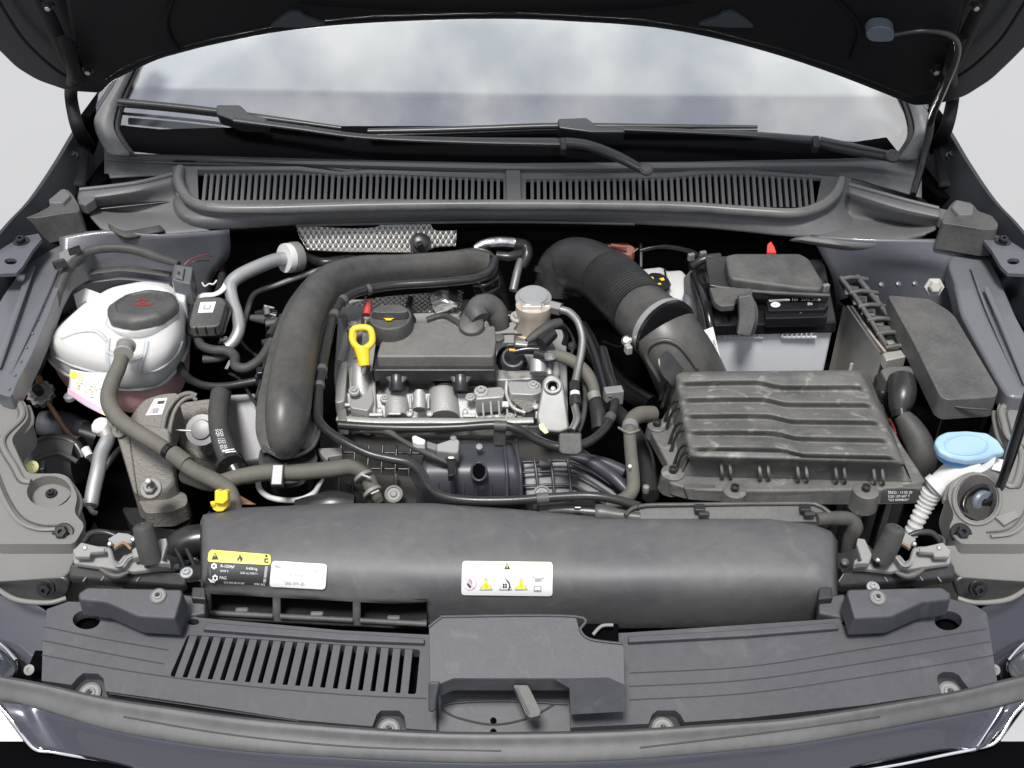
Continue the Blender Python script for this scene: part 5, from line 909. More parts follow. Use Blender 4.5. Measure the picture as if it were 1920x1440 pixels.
# ================================================================ air filter box
af = T('air_filter_box', 'large ribbed dusty black air filter box at right', 'air filter box')
tl, tr_, fl_, fr_ = V((1262, 697)), V((1616, 694)), V((1290, 862)), V((1697, 873))
nu, nv = 90, 120; vs = []; fs = []
def sm(x): x = min(max(x, 0), 1); return x * x * (3 - 2 * x)
def prof(s, t):                                   # raised, stepped ribs whose step shifts back to the right
    sh = .055 * sm((s - .42) / .14) - .012 * sm((s - .0) / .3)
    x = (t - sh - .10) / .185; k = math.floor(x); f = x - k
    if x < 0 or x > 4.35: return 0
    e = sm(s / .07) * sm((1 - s) / .07)
    return -e * .0135 * (sm(f / .45) if f < .45 else (1 - (f - .45) / .55))
for i in range(nv + 1):
    t = i / nv
    for j in range(nu + 1):
        s = j / nu; q = tl.lerp(tr_, s).lerp(fl_.lerp(fr_, s), t); ed = min(s, 1 - s) * .36; et = min(t, 1 - t) * .28
        z = .918 - .012 * t + prof(s, t)
        for d_, r_ in ((ed, .022), (et, .02)):
            if d_ < r_: z -= r_ * (1 - math.sqrt(max(0, 1 - (1 - d_ / r_) ** 2)))
        vs.append(P(q.x, q.y, z))
W_ = nu + 1
for i in range(nv):
    for j in range(nu): a = i * W_ + j; fs.append((a, a + 1, a + W_ + 1, a + W_))
rim_ = [j for j in range(W_)] + [i * W_ + nu for i in range(1, nv + 1)] + [nv * W_ + j for j in range(nu - 1, -1, -1)] + [i * W_ for i in range(nv - 1, 0, -1)]
c_ = sum((vs[i] for i in rim_), V()) / len(rim_); b0_ = len(vs)
for i in rim_:
    s, t = (i % W_) / nu, (i // W_) / nv; q = tl.lerp(tr_, s).lerp(fl_.lerp(fr_, s), t); vs.append(P(q.x + 26 * (s - .5), q.y + 4 + 26 * t, .853))
n_ = len(rim_); fs += [(rim_[i], rim_[(i + 1) % n_], b0_ + (i + 1) % n_, b0_ + i) for i in range(n_)]
mk('lid', vs, fs, FIL, af, smooth=62)
prism('lid_flange', FIL, af, .852, [(1262, 745), (1640, 720), (1690, 830), (1740, 905), (1736, 916), (1590, 918), (1470, 920), (1395, 920), (1300, 918), (1255, 905), (1248, 890), (1252, 868), (1222, 812), (1214, 800), (1216, 792), (1240, 786)], down=.024, bev=.004, r=6)
for q, r_ in (((1262, 884), 22), ((1378, 918), 22), ((1624, 918), 24), ((1232, 796), 18)):
    lathe('boss', FIL, af, (q[0], q[1], .856), [(r_ * 1.15, -42 if r_ > 20 else -26), (r_, -2), (r_ * .85, 0)], n=22); lathe('boss_screw', SAT, af, (q[0], q[1] - 3, .86), [(8, -2), (8, 5), (5, 6), (4, 2)], n=12)
prism('tray_body', SAT, af, .822, [(1270, 800), (1690, 800), (1712, 905), (1280, 905)], down=.22, bev=.006); 
for u in (1560, 1600, 1650): box('tray_rib', GLS, af, (u, 985, .77), (.012, .02, .12))
fpn = prism('front_band', TRM, af, plane(P(1480, 930, .842), (0, -2.6, 1)), [(1400, 918), (1605, 920), (1640, 920), (1734, 914), (1722, 945), (1600, 948), (1396, 945), (1290, 938), (1282, 915)], down=.01, bev=.002, dirn=(0, 1, 0))
alb = decal('filter_label', INK, af, fpn, [(1654, 917), (1732, 916), (1720, 941), (1650, 942)], off=.0012, grid=4)
text('30623 - 13 05 20', LAB, alb, fpn, 1664, 925, 4.6, ang=-1, off=.002); text('5Q0 129 607 T', LAB, alb, fpn, 1664, 932, 4.6, ang=-1, off=.002); text('*523 00098655*', LAB, alb, fpn, 1664, 938.5, 4.2, ang=-1, off=.002)
for i in range(5):
    for d_ in (0, 16):
        u = 1356 + i * 71.5 + d_; v = 873 + i * 2.6
        tube('front_rib', FIL, af, [P(u - 4, v - 4, .882), P(u - 2, v + 14, .872), P(u - 1, v + 26, .85)], 6, n=6)
for i in range(4):
    for d_ in (0, 1):
        t_ = i * .25 + d_ * .085; u = 1256 + t_ * 34; v = 712 + t_ * 165
        patch('side_fin', SAT, af, [[(u + 8, v - 2, .895), (u + 4, v - 4, .897)], [(u - 6, v + 8, .880), (u - 9, v + 6, .882)], [(u - 16, v + 42, .848), (u - 22, v + 40, .85)]], k=4, thick=.003)
# ================================================================ washer filler
wf = T('washer_fluid_filler', 'white washer filler neck with bright blue cap at right', 'washer filler')
WF = plane(P(1812, 835, .925), (.12, -.18, 1))
prism('cap_lid', BLL, wf, WF, [(1752, 828), (1758, 816), (1775, 808), (1812, 806), (1850, 810), (1872, 824), (1886, 846), (1866, 850), (1850, 858), (1815, 862), (1782, 856), (1762, 846)], down=.012, bev=.004, r=6, seg=3)
prism('cap_rim', BLU, wf, plane(P(1812, 842, .912), (.12, -.18, 1)), [(1754, 836), (1772, 816), (1840, 816), (1856, 840), (1852, 862), (1840, 872), (1808, 872), (1776, 864), (1758, 850)], down=.01, bev=.003, r=8)
tube('cap_ring', BLL, wf, [WF(p[0], p[1]) for p in ell(1812, 834, 40, 19, 20)], 5, closed=True, n=8, k=2)
tube('filler_neck', WHT, wf, [(1826, 868, .895), (1800, 884, .885), (1772, 902, .87), (1750, 920, .855)], [62, 58, 50, 40], n=22); tube('neck_funnel', WHT, wf, [(1824, 862, .90), (1830, 884, .88)], [80, 52], n=22)
tube('neck_ring', WHT, wf, [(1762, 908, .866), (1752, 916, .86)], 52, n=20); tube('corrugated_pipe', TNK, wf, [(1748, 922, .855), (1736, 945, .835), (1722, 972, .815), (1708, 1000, .79)], [36, 32, 28, 26], n=16, rib=.09, ribn=12, smooth=25)
box('cap_hinge', WHT, wf, (1862, 874, .885), (.03, .02, .015), rz=-20, rx=20)
pr = T('bonnet_prop_rod', 'black bonnet prop rod standing in a grey rubber grommet at far right', 'prop rod')
tube('rod', GLS, pr, [(1832, 944, .87), (1858, 938, .88), (1874, 915, .90), (1890, 870, .95), (1906, 820, 1.0), (1925, 760, 1.06), (1950, 680, 1.14)], [15, 15, 16, 19, 21, 23, 25], n=14)
lathe('grommet', NOZ, pr, (1846, 944, .875), [(24, -8), (24, -2), (20, 2), (10, 3), (9, -1)], (.35, -1, .5), n=26); tube('grommet_bezel', GLS, pr, [(1870, 925, .885), (1842, 912, .89), (1815, 925, .885), (1806, 950, .875), (1820, 972, .865)], 9, n=8)
cv = prism('clip_tag', LAB if False else GRC, pr, .905, [(1866, 968), (1905, 955), (1912, 968), (1884, 984)], down=.004, bev=.001)
# added black sheet standing in for the dark depth of the bay
dk_ = T('bay_dark_sheet', 'added black sheet standing in for the dark depth below the engine parts', 'dark_sheet')
prism('depth_sheet', DRK, dk_, .62, [(60, 700), (380, 620), (640, 520), (900, 430), (1560, 440), (1840, 640), (1900, 760), (1700, 1120), (240, 1120)], down=.02)
# ================================================================ fan shroud
sh = T('fan_shroud', 'long smooth black fan shroud across the front of the bay with vents at its left', 'fan shroud')
cols_ = [372, 380, 395, 452, 512, 526, 592, 662, 676, 735, 800, 812, 960, 1120, 1300, 1440, 1530, 1560, 1576]
def bk(u):   # back edge
    if u < 640: return 962 - (u - 372) * .045 if u > 395 else 968
    if u < 880: return 950
    if u < 1060: return 950 + 25 * sm((u - 880) / 180)
    return 975 if u < 1480 else 975 + (u - 1480) * .28
def fb_(u):  # bottom edge
    return 1158 + (u - 372) * .042 if u < 800 else (1178 if u < 1100 else 1178 - (u - 1100) * .012)
def vt(u): return 1103 + (u - 395) * .052
rows_ = []
for t, z in ((-.02, .868), (0, .895), (.10, .905), (.28, .905), (.45, .900), (.60, .888)):
    rows_.append([(u, bk(u) + t * (fb_(u) - bk(u)), z) for u in cols_])
rows_.append([(u, vt(u) if u < 800 else bk(u) + .74 * (fb_(u) - bk(u)), .866) for u in cols_])
rows_.append([(u, (vt(u) + 52) if u < 800 else bk(u) + .93 * (fb_(u) - bk(u)), .826) for u in cols_])
rows_.append([(u, fb_(u), .808) for u in cols_])
G = [[P(*q) for q in r] for r in rows_]
def dropend(r):
    for i, k_ in ((0, .03), (1, .010), (len(r) - 1, .035), (len(r) - 2, .012), (len(r) - 3, .004)): r[i] = r[i] + V((0, .004, -k_ * .6))
for r in G: dropend(r)
NC = len(cols_); Kr = 5
fine = [cr([G[i][j] for i in range(len(G))], Kr) for j in range(NC)]; NR = len(fine[0]); vs = [fine[j][i] for i in range(NR) for j in range(NC)]; fs = []
vents = {(2, 4), (5, 7), (8, 10)}
for i in range(NR - 1):
    for j in range(NC - 1):
        inv = any(a <= j < b for a, b in vents) and 6 * Kr + 1 <= i < 7 * Kr
        if not inv: fs.append((i * NC + j, i * NC + j + 1, (i + 1) * NC + j + 1, (i + 1) * NC + j))
sb = mk('shroud_body', vs, fs, SHR, sh, thick=.003, smooth=60); sb.modifiers['s'].offset = 0
for a, b in ((395, 512), (526, 662), (676, 800)):
    v0, v1 = vt((a + b) / 2), vt((a + b) / 2) + 52
    q = [P(a, vt(a), .865), P(b, vt(b), .865), P(b, vt(b) + 54, .824), P(a, vt(a) + 54, .824)]; bkv = V((0, .05, -.006))
    mk('vent_recess', q + [x + bkv for x in q], [(4, 5, 6, 7), (0, 1, 5, 4), (3, 2, 6, 7), (0, 3, 7, 4), (1, 2, 6, 5)], SAT, sh)
    tube('vent_lip', TRM, sh, [P(a, vt(a) + 46, .833), P(b, vt(b) + 46, .833)], 11, n=10)
    box('vent_catch', SHR, sh, ((a + b) / 2, vt((a + b) / 2) + 37, .837), (.016, .006, .004))
prism('shroud_end', SHR, sh, .885, [(374, 975), (388, 962), (396, 1000), (392, 1060), (378, 1062)], down=.05, bev=.004); prism('shroud_tab', SAT, sh, .872, [(376, 978), (392, 956), (400, 962), (384, 1010), (374, 1012)], down=.03, bev=.002)
# labels on the shroud
w1 = decal('refrigerant_label', LAY, sh, sb, [(394, 1032), (508, 1041), (508, 1060), (391, 1054)], off=.0018, r=5)
d1_ = decal('refrigerant_panel', INK, sh, sb, [(391, 1054), (508, 1061), (502, 1096), (388, 1088)], off=.0016, grid=8)
def tri(u, v, s, m, o, par, off, k=.88): return decal('warning_triangle', m, par, o, [(u, v - s), (u + s * k, v + s * .7), (u - s * k, v + s * .7)], off=off)
tri(404, 1045, 8, INK, sb, w1, .0024); decal('warning_mark', LAY, w1, sb, [(403.2, 1041), (404.8, 1041), (404.4, 1046), (403.6, 1046)], off=.003, grid=1)
decal('flame_symbol', INK, w1, sb, [(450, 1040), (453, 1045), (456, 1047), (455, 1053), (450, 1055), (445, 1052), (446, 1047), (448, 1047)], off=.0024); decal('flame_symbol', LAY, w1, sb, [(450, 1049), (452, 1053), (449, 1055), (448, 1053)], off=.003)
decal('service_symbol', INK, w1, sb, ell(500, 1044, 2.6, 2.6, 12), off=.0024); decal('service_symbol', INK, w1, sb, [(496, 1048), (504, 1048), (504, 1057), (496, 1056)], off=.0024, grid=2); decal('service_symbol', LAY, w1, sb, ell(501, 1053, 2, 2, 10), off=.003)
for u, v in ((402, 1062), (404, 1082)):
    decal('gear_symbol', LAB, d1_, sb, [(u + (6.2 if i % 2 else 4.4) * math.cos(i * math.pi / 6), v + (6.2 if i % 2 else 4.4) * math.sin(i * math.pi / 6)) for i in range(12)], off=.0022); decal('gear_symbol', INK, d1_, sb, ell(u, v, 2.3, 2.3, 12), off=.0027)
decal('can_symbol', LAB, d1_, sb, [(392, 1083), (400, 1086), (404, 1090), (395, 1089)], off=.0022, grid=1)
text('R-1234yf', LAB, d1_, sb, 414, 1064, 5, ang=3.5, off=.0022); text('GWP 4', LAB, d1_, sb, 413, 1072, 3.6, ang=3.5, off=.0022); text('0.430 kg', LAB, d1_, sb, 462, 1068, 4.4, ang=3.5, off=.0022); text('CO2 eq. 0.0017 t', LAB, d1_, sb, 451, 1075, 3.3, ang=3.5, off=.0022)
text('PAG', LAB, d1_, sb, 412, 1084, 5, ang=3.5, off=.0022); text('5Q0 820 803 R 000', LAB, d1_, sb, 420, 1091.5, 3.4, ang=2.5, off=.0022); text('VW AG', LAB, d1_, sb, 477, 1095, 4.4, ang=2.5, off=.0022); decal('side_strip', IGY, d1_, sb, [(498, 1062), (503, 1062), (499, 1090), (494, 1090)], off=.0022, grid=2)
w2 = decal('oil_grade_label', LAB, sh, sb, [(511, 1053), (614, 1059), (611, 1103), (506, 1097)], off=.0032, r=6)
text('VW 508 00', IGY, w2, sb, 538, 1068, 5, ang=3, off=.0038); text('VW 509 00', IGY, w2, sb, 537, 1079, 5, ang=3, off=.0038); text('SAE 0W-20', IGY, w2, sb, 535, 1093, 5.4, ang=3, off=.0038)
decal('oil_can_symbol', IGY, w2, sb, [(515, 1062), (519, 1060), (527, 1063), (530, 1061), (527, 1066), (517, 1065)], off=.0038); decal('book_symbol', IGY, w2, sb, [(586, 1066), (597, 1067), (596, 1072), (585, 1071)], off=.0038, grid=1); decal('book_symbol', LAB, w2, sb, [(587.5, 1067), (595.5, 1068), (595, 1070.6), (587, 1069.6)], off=.0042, grid=1)
w3 = decal('warning_label', LAB, sh, sb, [(867, 1053), (1036, 1055), (1036, 1116), (865, 1114)], off=.0020, r=6)
decal('yellow_band', LYP, w3, sb, [(869, 1054.5), (1034, 1056), (1035, 1072), (866.5, 1071)], off=.0026, grid=8)
tri(951, 1064, 7, INK, sb, w3, .0033); decal('warning_mark', LYP, w3, sb, [(950.2, 1061), (951.8, 1061), (951.4, 1066), (950.6, 1066)], off=.004, grid=1)
decal('no_touch_sign', IPK, w3, sb, ell(881, 1091.5, 13, 13, 28), off=.0028); decal('no_touch_sign', LAB, w3, sb, ell(881, 1091.5, 11, 11, 28), off=.0033); decal('hand_symbol', IGY, w3, sb, [(876, 1092), (880, 1083), (886, 1089), (886, 1096), (882, 1100), (876, 1096)], off=.0037); decal('no_touch_bar', IPK, w3, sb, [(873, 1084), (875, 1082.5), (889.5, 1098.5), (888, 1100.5)], off=.0041, grid=1); decal('hand_symbol', INK, w3, sb, [(875, 1092), (879, 1093), (884, 1098), (881, 1100)], off=.0045, grid=1)
for u, ink_, fill in ((911.5, IGY, LAY), (948, IGY, LAB), (977, IGY, LAY)):
    tri(u, 1095, 13 if u != 948 else 13.5, ink_, sb, w3, .0028, .95); tri(u, 1095.4, 10.5, fill, sb, w3, .0034, .95)
decal('heat_mark', YEL, w3, sb, ell(911.5, 1096, 4, 4, 8), off=.004); decal('volt_mark', YEL, w3, sb, [(976, 1088), (979, 1088), (978.4, 1094), (980, 1094), (976.5, 1102), (976.6, 1096), (975, 1096)], off=.004)
for a_ in range(4): decal('fan_mark', INK, w3, sb, ell(944.5 + 4.4 * (a_ % 2), 1094 + 4.4 * (a_ // 2), 1.9, 1.9, 8), off=.004)
for a_ in range(6): x_ = -1.2 + a_ * .32; decal('belt_mark', INK, w3, sb, [(946 + 11 * math.cos(y), 1096 + 11 * math.sin(y)) for y in (x_, x_ + .34)] + [(946 + 8.6 * math.cos(y), 1096 + 8.6 * math.sin(y)) for y in (x_ + .34, x_)], off=.0044, grid=1)
for q in ([(997, 1081), (1002, 1080), (1003, 1083), (1000, 1084)], [(1003, 1084), (1014, 1084), (1016, 1089), (1003, 1090)], [(1014, 1084), (1021, 1081), (1022, 1082), (1016, 1087)]): decal('oil_can_symbol', IGY, w3, sb, q, off=.0028, grid=1)
decal('book_symbol', IGY, w3, sb, [(1001, 1097), (1015, 1097), (1015, 1107), (1001, 1107)], off=.0028, grid=1); decal('book_symbol', LAB, w3, sb, [(1002.5, 1098.4), (1013.5, 1098.4), (1013.5, 1104.6), (1002.5, 1104.6)], off=.0033, grid=1); text('i', IGY, w3, sb, 1007, 1104, 4.5, off=.004)
yc = T('yellow_hose_clip', 'bright yellow plastic clip at the rear left corner of the fan shroud', 'clip')
prism('clip_top', YEL, yc, plane(P(412, 935, .915), (0, -1.4, 1)), [(402, 920), (408, 918), (414, 922), (422, 918), (427, 922), (427, 938), (418, 946), (402, 944)], down=.016, bev=.002, dirn=(0, .8, -.6)); prism('clip_base', YEL, yc, plane(P(412, 950, .90), (0, -1.4, 1)), [(400, 940), (426, 938), (427, 950), (418, 959), (406, 960), (398, 955)], down=.014, bev=.002, dirn=(0, .8, -.6), r=3); prism('clip_arm', YEL, yc, plane(P(398, 942, .907), (0, -1.4, 1)), [(393, 940), (404, 938), (404, 946), (396, 946)], down=.006, bev=.001)
# plastic channel and elbow behind the shroud
rc = T('wiring_channel', 'grey plastic wiring channel along the rear edge of the shroud ending in an elbow', 'wiring channel')
prism('channel_body', BLK, rc, plane(P(1350, 958, .90), (0, -.5, 1)), [(1186, 956), (1204, 947), (1500, 944), (1530, 946), (1552, 956), (1560, 972), (1530, 978), (1160, 978)], down=.016, bev=.003, r=3)
tube('channel_rim', DUC, rc, [(1172, 966, .905), (1200, 949, .906), (1300, 946, .906), (1500, 944, .906), (1535, 948, .905), (1556, 962, .90)], 8, n=8)
for u0, u1 in ((1302, 1322), (1500, 1520)): box('channel_catch', SAT, rc, ((u0 + u1) / 2, 953, .908), (.014, .012, .006)); box('catch_gap', INK, rc, ((u0 + u1) / 2 + 8, 964, .9055), (.014, .007, .006))
tube('channel_elbow', DUC, rc, [(1530, 974, .895), (1560, 972, .892), (1592, 974, .886), (1602, 990, .875), (1592, 1012, .855), (1585, 1040, .83)], [26, 27, 29, 32, 26, 20], n=16)
tube('channel_end', DUC, rc, [(1118, 962, .893), (1128, 962, .894), (1160, 966, .895), (1200, 970, .896)], [32, 34, 24, 18], n=14)
# ================================================================ slam panel cover
SL = plane((0, 0, .862), (0, -.28, 1))
sp_ = T('front_panel_cover', 'wide black plastic cover over the front panel with slanted slots at left', 'front cover')
out_ = [(88, 1142), (128, 1128), (180, 1130), (300, 1140), (372, 1158), (640, 1182), (800, 1190), (1100, 1190), (1180, 1186), (1570, 1160), (1640, 1140), (1740, 1112), (1830, 1140), (1850, 1150), (1868, 1272), (1790, 1290), (1620, 1312), (1400, 1328), (1290, 1336), (960, 1346), (700, 1340), (560, 1328), (380, 1300), (210, 1282), (78, 1262), (80, 1220)]
SLOT = [(352, 1190), (788, 1218), (780, 1302), (318, 1268)]
nch = [rnd([(128, 1302), (146, 1262), (190, 1262), (196, 1300)], 12), rnd([(698, 1370), (706, 1332), (755, 1332), (762, 1370)], 12), rnd([(1216, 1370), (1224, 1332), (1268, 1332), (1280, 1370)], 12), rnd([(1760, 1300), (1756, 1262), (1796, 1258), (1818, 1296)], 12)]
out2 = [(88, 1142), (128, 1128), (180, 1130), (300, 1140), (372, 1158), (640, 1182), (800, 1190), (1100, 1190), (1180, 1186), (1570, 1160), (1640, 1140), (1740, 1112), (1830, 1136), (1850, 1150), (1870, 1280), (1816, 1290)] + [(1808, 1280), (1798, 1266), (1786, 1260), (1768, 1260), (1758, 1266), (1757, 1276), (1766, 1300), (1620, 1322), (1400, 1346), (1284, 1354), (1276, 1340), (1266, 1332), (1232, 1332), (1222, 1340), (1216, 1357), (1070, 1364), (1070, 1290), (818, 1290), (818, 1370), (762, 1366), (758, 1342), (748, 1332), (714, 1332), (706, 1340), (698, 1362), (560, 1350), (380, 1322), (198, 1296), (194, 1272), (184, 1263), (156, 1262), (146, 1270), (134, 1284), (78, 1276), (80, 1220)]
prism('cover_plate', SLM, sp_, SL, out2, down=.014, holes=[rnd(SLOT, 6), ell(162, 1162, 26, 18, 24), ell(1778, 1164, 26, 18, 24), ell(362, 1166, 12, 6, 14), ell(1590, 1168, 12, 6, 14)])
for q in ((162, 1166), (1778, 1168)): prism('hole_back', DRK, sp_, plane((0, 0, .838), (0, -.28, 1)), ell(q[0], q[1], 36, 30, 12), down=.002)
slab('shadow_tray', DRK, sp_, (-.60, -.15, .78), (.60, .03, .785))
# slanted slats of the vent
N_ = 19; s0 = None; A0, B0, A1, B1 = [SL(*q) for q in ((340, 1193), (318, 1268), (788, 1219), (780, 1301))]
for i in range(N_ + 1):
    t_ = (i + .5) / (N_ + .0) - .5 / N_ * 0; t_ = i / N_
    ua, va = 366 + (792 - 366) * t_, 1190 + 28 * t_; ub, vb_ = 336 + (784 - 336) * t_, 1272 + 30 * t_
    if i == N_: break
    a, b = SL(ua - 12 + 9, va), SL(ub - 12 + 9, vb_); d = (b - a); e = d.cross(SL.n).normalized() * .0044; dn = V((0, 0, -.012)); a = a - V((0, 0, .001)); b = b - V((0, 0, .001))
    mk('slat', [a - e, a + e, b + e, b - e, a - e + dn, a + e + dn, b + e + dn, b - e + dn], [(0, 1, 2, 3), (4, 5, 6, 7), (0, 1, 5, 4), (1, 2, 6, 5), (2, 3, 7, 6), (3, 0, 4, 7)], SLM, sp_)
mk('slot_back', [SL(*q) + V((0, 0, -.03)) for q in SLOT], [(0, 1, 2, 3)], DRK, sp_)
# pressed grooves: narrow raised lines with a dark step below
def groove(pts, w_=3): tube('groove_line', INK, sp_, [SL(*q) for q in pts], w_, n=6, flat=.35)
for gp_ in ([(82, 1175), (200, 1199), (316, 1219)], [(80, 1201), (200, 1225), (308, 1245)], [(78, 1228), (240, 1258), (420, 1282), (640, 1302), (800, 1310)], [(190, 1310), (380, 1340 - 2), (560, 1358), (640, 1364)][:0] or [(205, 1300), (380, 1326), (560, 1352)]):
    groove(gp_)
for gp_ in ([(1180, 1262), (1400, 1250), (1600, 1220), (1850, 1179)], [(1180, 1287), (1400, 1275), (1640, 1240), (1856, 1203)], [(1180, 1312), (1400, 1300), (1640, 1266), (1862, 1229)], [(1180, 1322), (1300, 1318)][:0] or [(1180, 1312), (1200, 1312)]): groove(gp_)
for q in ([(388, 1166), (640, 1186), (796, 1196), (796, 1206), (640, 1200), (380, 1180)], [(1178, 1192), (1400, 1180), (1566, 1166), (1574, 1178), (1400, 1192), (1178, 1204)]): prism('raised_strip', SLM, sp_, plane((0, 0, .868), (0, -.28, 1)), q, down=.006, bev=.0015)
for q in ((165, 1292), (728, 1360), (1244, 1358), (1784, 1290)):
    c = SL(*q) + V((0, 0, -.012)); lathe('screw_well', SAT, sp_, c, [(36, -4), (36, 0), (28, 1)], (0, -.28, 1), n=22); clip_screw(sp_, c + V((0, 0, .004)), 21)
# raised latch hood
HD = plane(P(980, 1220, .905), (0, -.42, 1))
hood = T('latch_hood', 'raised black plastic hood over the bonnet release lever in the middle of the front cover', 'latch hood')
prism('hood_top', SLM, hood, HD, [(804, 1170), (822, 1158), (850, 1155), (1080, 1155), (1086, 1178), (1104, 1198), (1164, 1204), (1170, 1212), (1172, 1290), (1150, 1276), (1136, 1272), (850, 1272), (826, 1282), (806, 1290)], down=.022, bev=.004, r=5, seg=3)
prism('hood_left', SLM, hood, plane(P(815, 1290, .893), (0, -1.6, 1)), [(803, 1278), (826, 1278), (820, 1300), (816, 1334), (803, 1336)], down=.02, bev=.003, dirn=(0, .6, -.8))
prism('hood_right', SLM, hood, plane(P(1120, 1290, .893), (0, -1.6, 1)), [(1036, 1272), (1140, 1270), (1172, 1284), (1174, 1334), (1070, 1340), (1068, 1290)], down=.02, bev=.004, dirn=(0, .6, -.8), r=4)
prism('hood_arch', SLM, hood, plane(P(940, 1272, .892), (0, -1.2, 1)), [(812, 1284), (850, 1266), (1036, 1266), (1072, 1284), (1066, 1292), (1034, 1277), (852, 1277), (818, 1294)], down=.02, bev=.002, dirn=(0, .8, -.6))
tube('hood_rim', SLM, hood, [HD(804, 1176), HD(826, 1159), HD(850, 1156), HD(1080, 1156), HD(1088, 1182), HD(1108, 1199), HD(1168, 1207)], 6, n=8)
prism('hood_floor', SLM, hood, plane(P(945, 1330, .822), (0, -.5, 1)), [(800, 1262), (1090, 1262), (1085, 1376), (805, 1380)], down=.01)
FL_ = plane(P(945, 1330, .824), (0, -.5, 1)); tube('floor_curve', INK, hood, [FL_(828, 1330), FL_(860, 1346), (FL_(925, 1358)), FL_(990, 1346), FL_(1040, 1320)], 3.5, n=6, flat=.5); tube('floor_curve', SLM, hood, [FL_(828, 1326), FL_(850, 1318), FL_(940, 1314), FL_(1065, 1320)], 4, n=6)
for v_ in (1351, 1372): lathe('floor_hole', DRK, hood, plane(P(945, 1330, .8245), (0, -.5, 1))(925, v_), [(6, -1), (6, .6)], (0, -.5, 1), n=14)
tube('bracket_stub', GRC, hood, [(1112, 1190, .872), (1128, 1174, .878), (1150, 1172, .88)], 7, n=8); prism('bracket_gap', DRK, hood, plane(P(1130, 1185, .866), (0, -.4, 1)), [(1088, 1168), (1160, 1168), (1160, 1206), (1100, 1200)], down=.004)
lv = T('release_lever', 'grey plastic bonnet release lever sticking out under the latch hood', 'lever')
LV = plane(P(990, 1320, .875), (0, -.55, 1)); prism('lever_blade', TRM, lv, LV, [(962, 1284), (990, 1284), (1014, 1332), (1012, 1342), (994, 1346), (986, 1340)], down=.012, bev=.003, dirn=(0, .3, -1), r=4); tube('lever_rib', TRM, lv, [LV(968, 1290), LV(982, 1320), LV(992, 1340)], 5, n=8)
# corner blocks with big plastic screws
for s in (0, 1):
    M_ = mir if s else (lambda p: p)
    cb = T('corner_block', 'black moulded block with plastic screw at the left end of the front cover' if not s else 'black moulded block with plastic screw at the right end of the front cover', 'corner block', 'corner blocks on the front cover')
    o_ = [(146, 1112), (164, 1100), (340, 1104), (342, 1112), (328, 1160), (258, 1156), (200, 1130), (148, 1124)]
    if s: o_ = [(q[0] - 10, q[1] + 0) for q in o_]
    pb = plane(P(240, 1130, .905), (0, -.35, 1)); prism('block_body', SLM, cb, pb, M_(o_), down=.03, bev=.006, r=5, flare=1.04)
    q = M_([(297 - (22 if s else 0), 1119 + (3 if s else 0))])[0]; clip_screw(cb, pb(*q) + V((0, 0, .002)), 15)
    prism('block_step', SLM, cb, plane(P(350, 1130, .872), (0, -.3, 1)), M_([(335, 1112), (385, 1118), (385, 1150), (335, 1160)]), down=.02, bev=.003); prism('block_ridge', SAT, cb, plane(P(370, 1115, .882), (0, -.3, 1)), M_([(360, 1100), (384, 1100), (386, 1124), (358, 1122)]), down=.02, bev=.002)
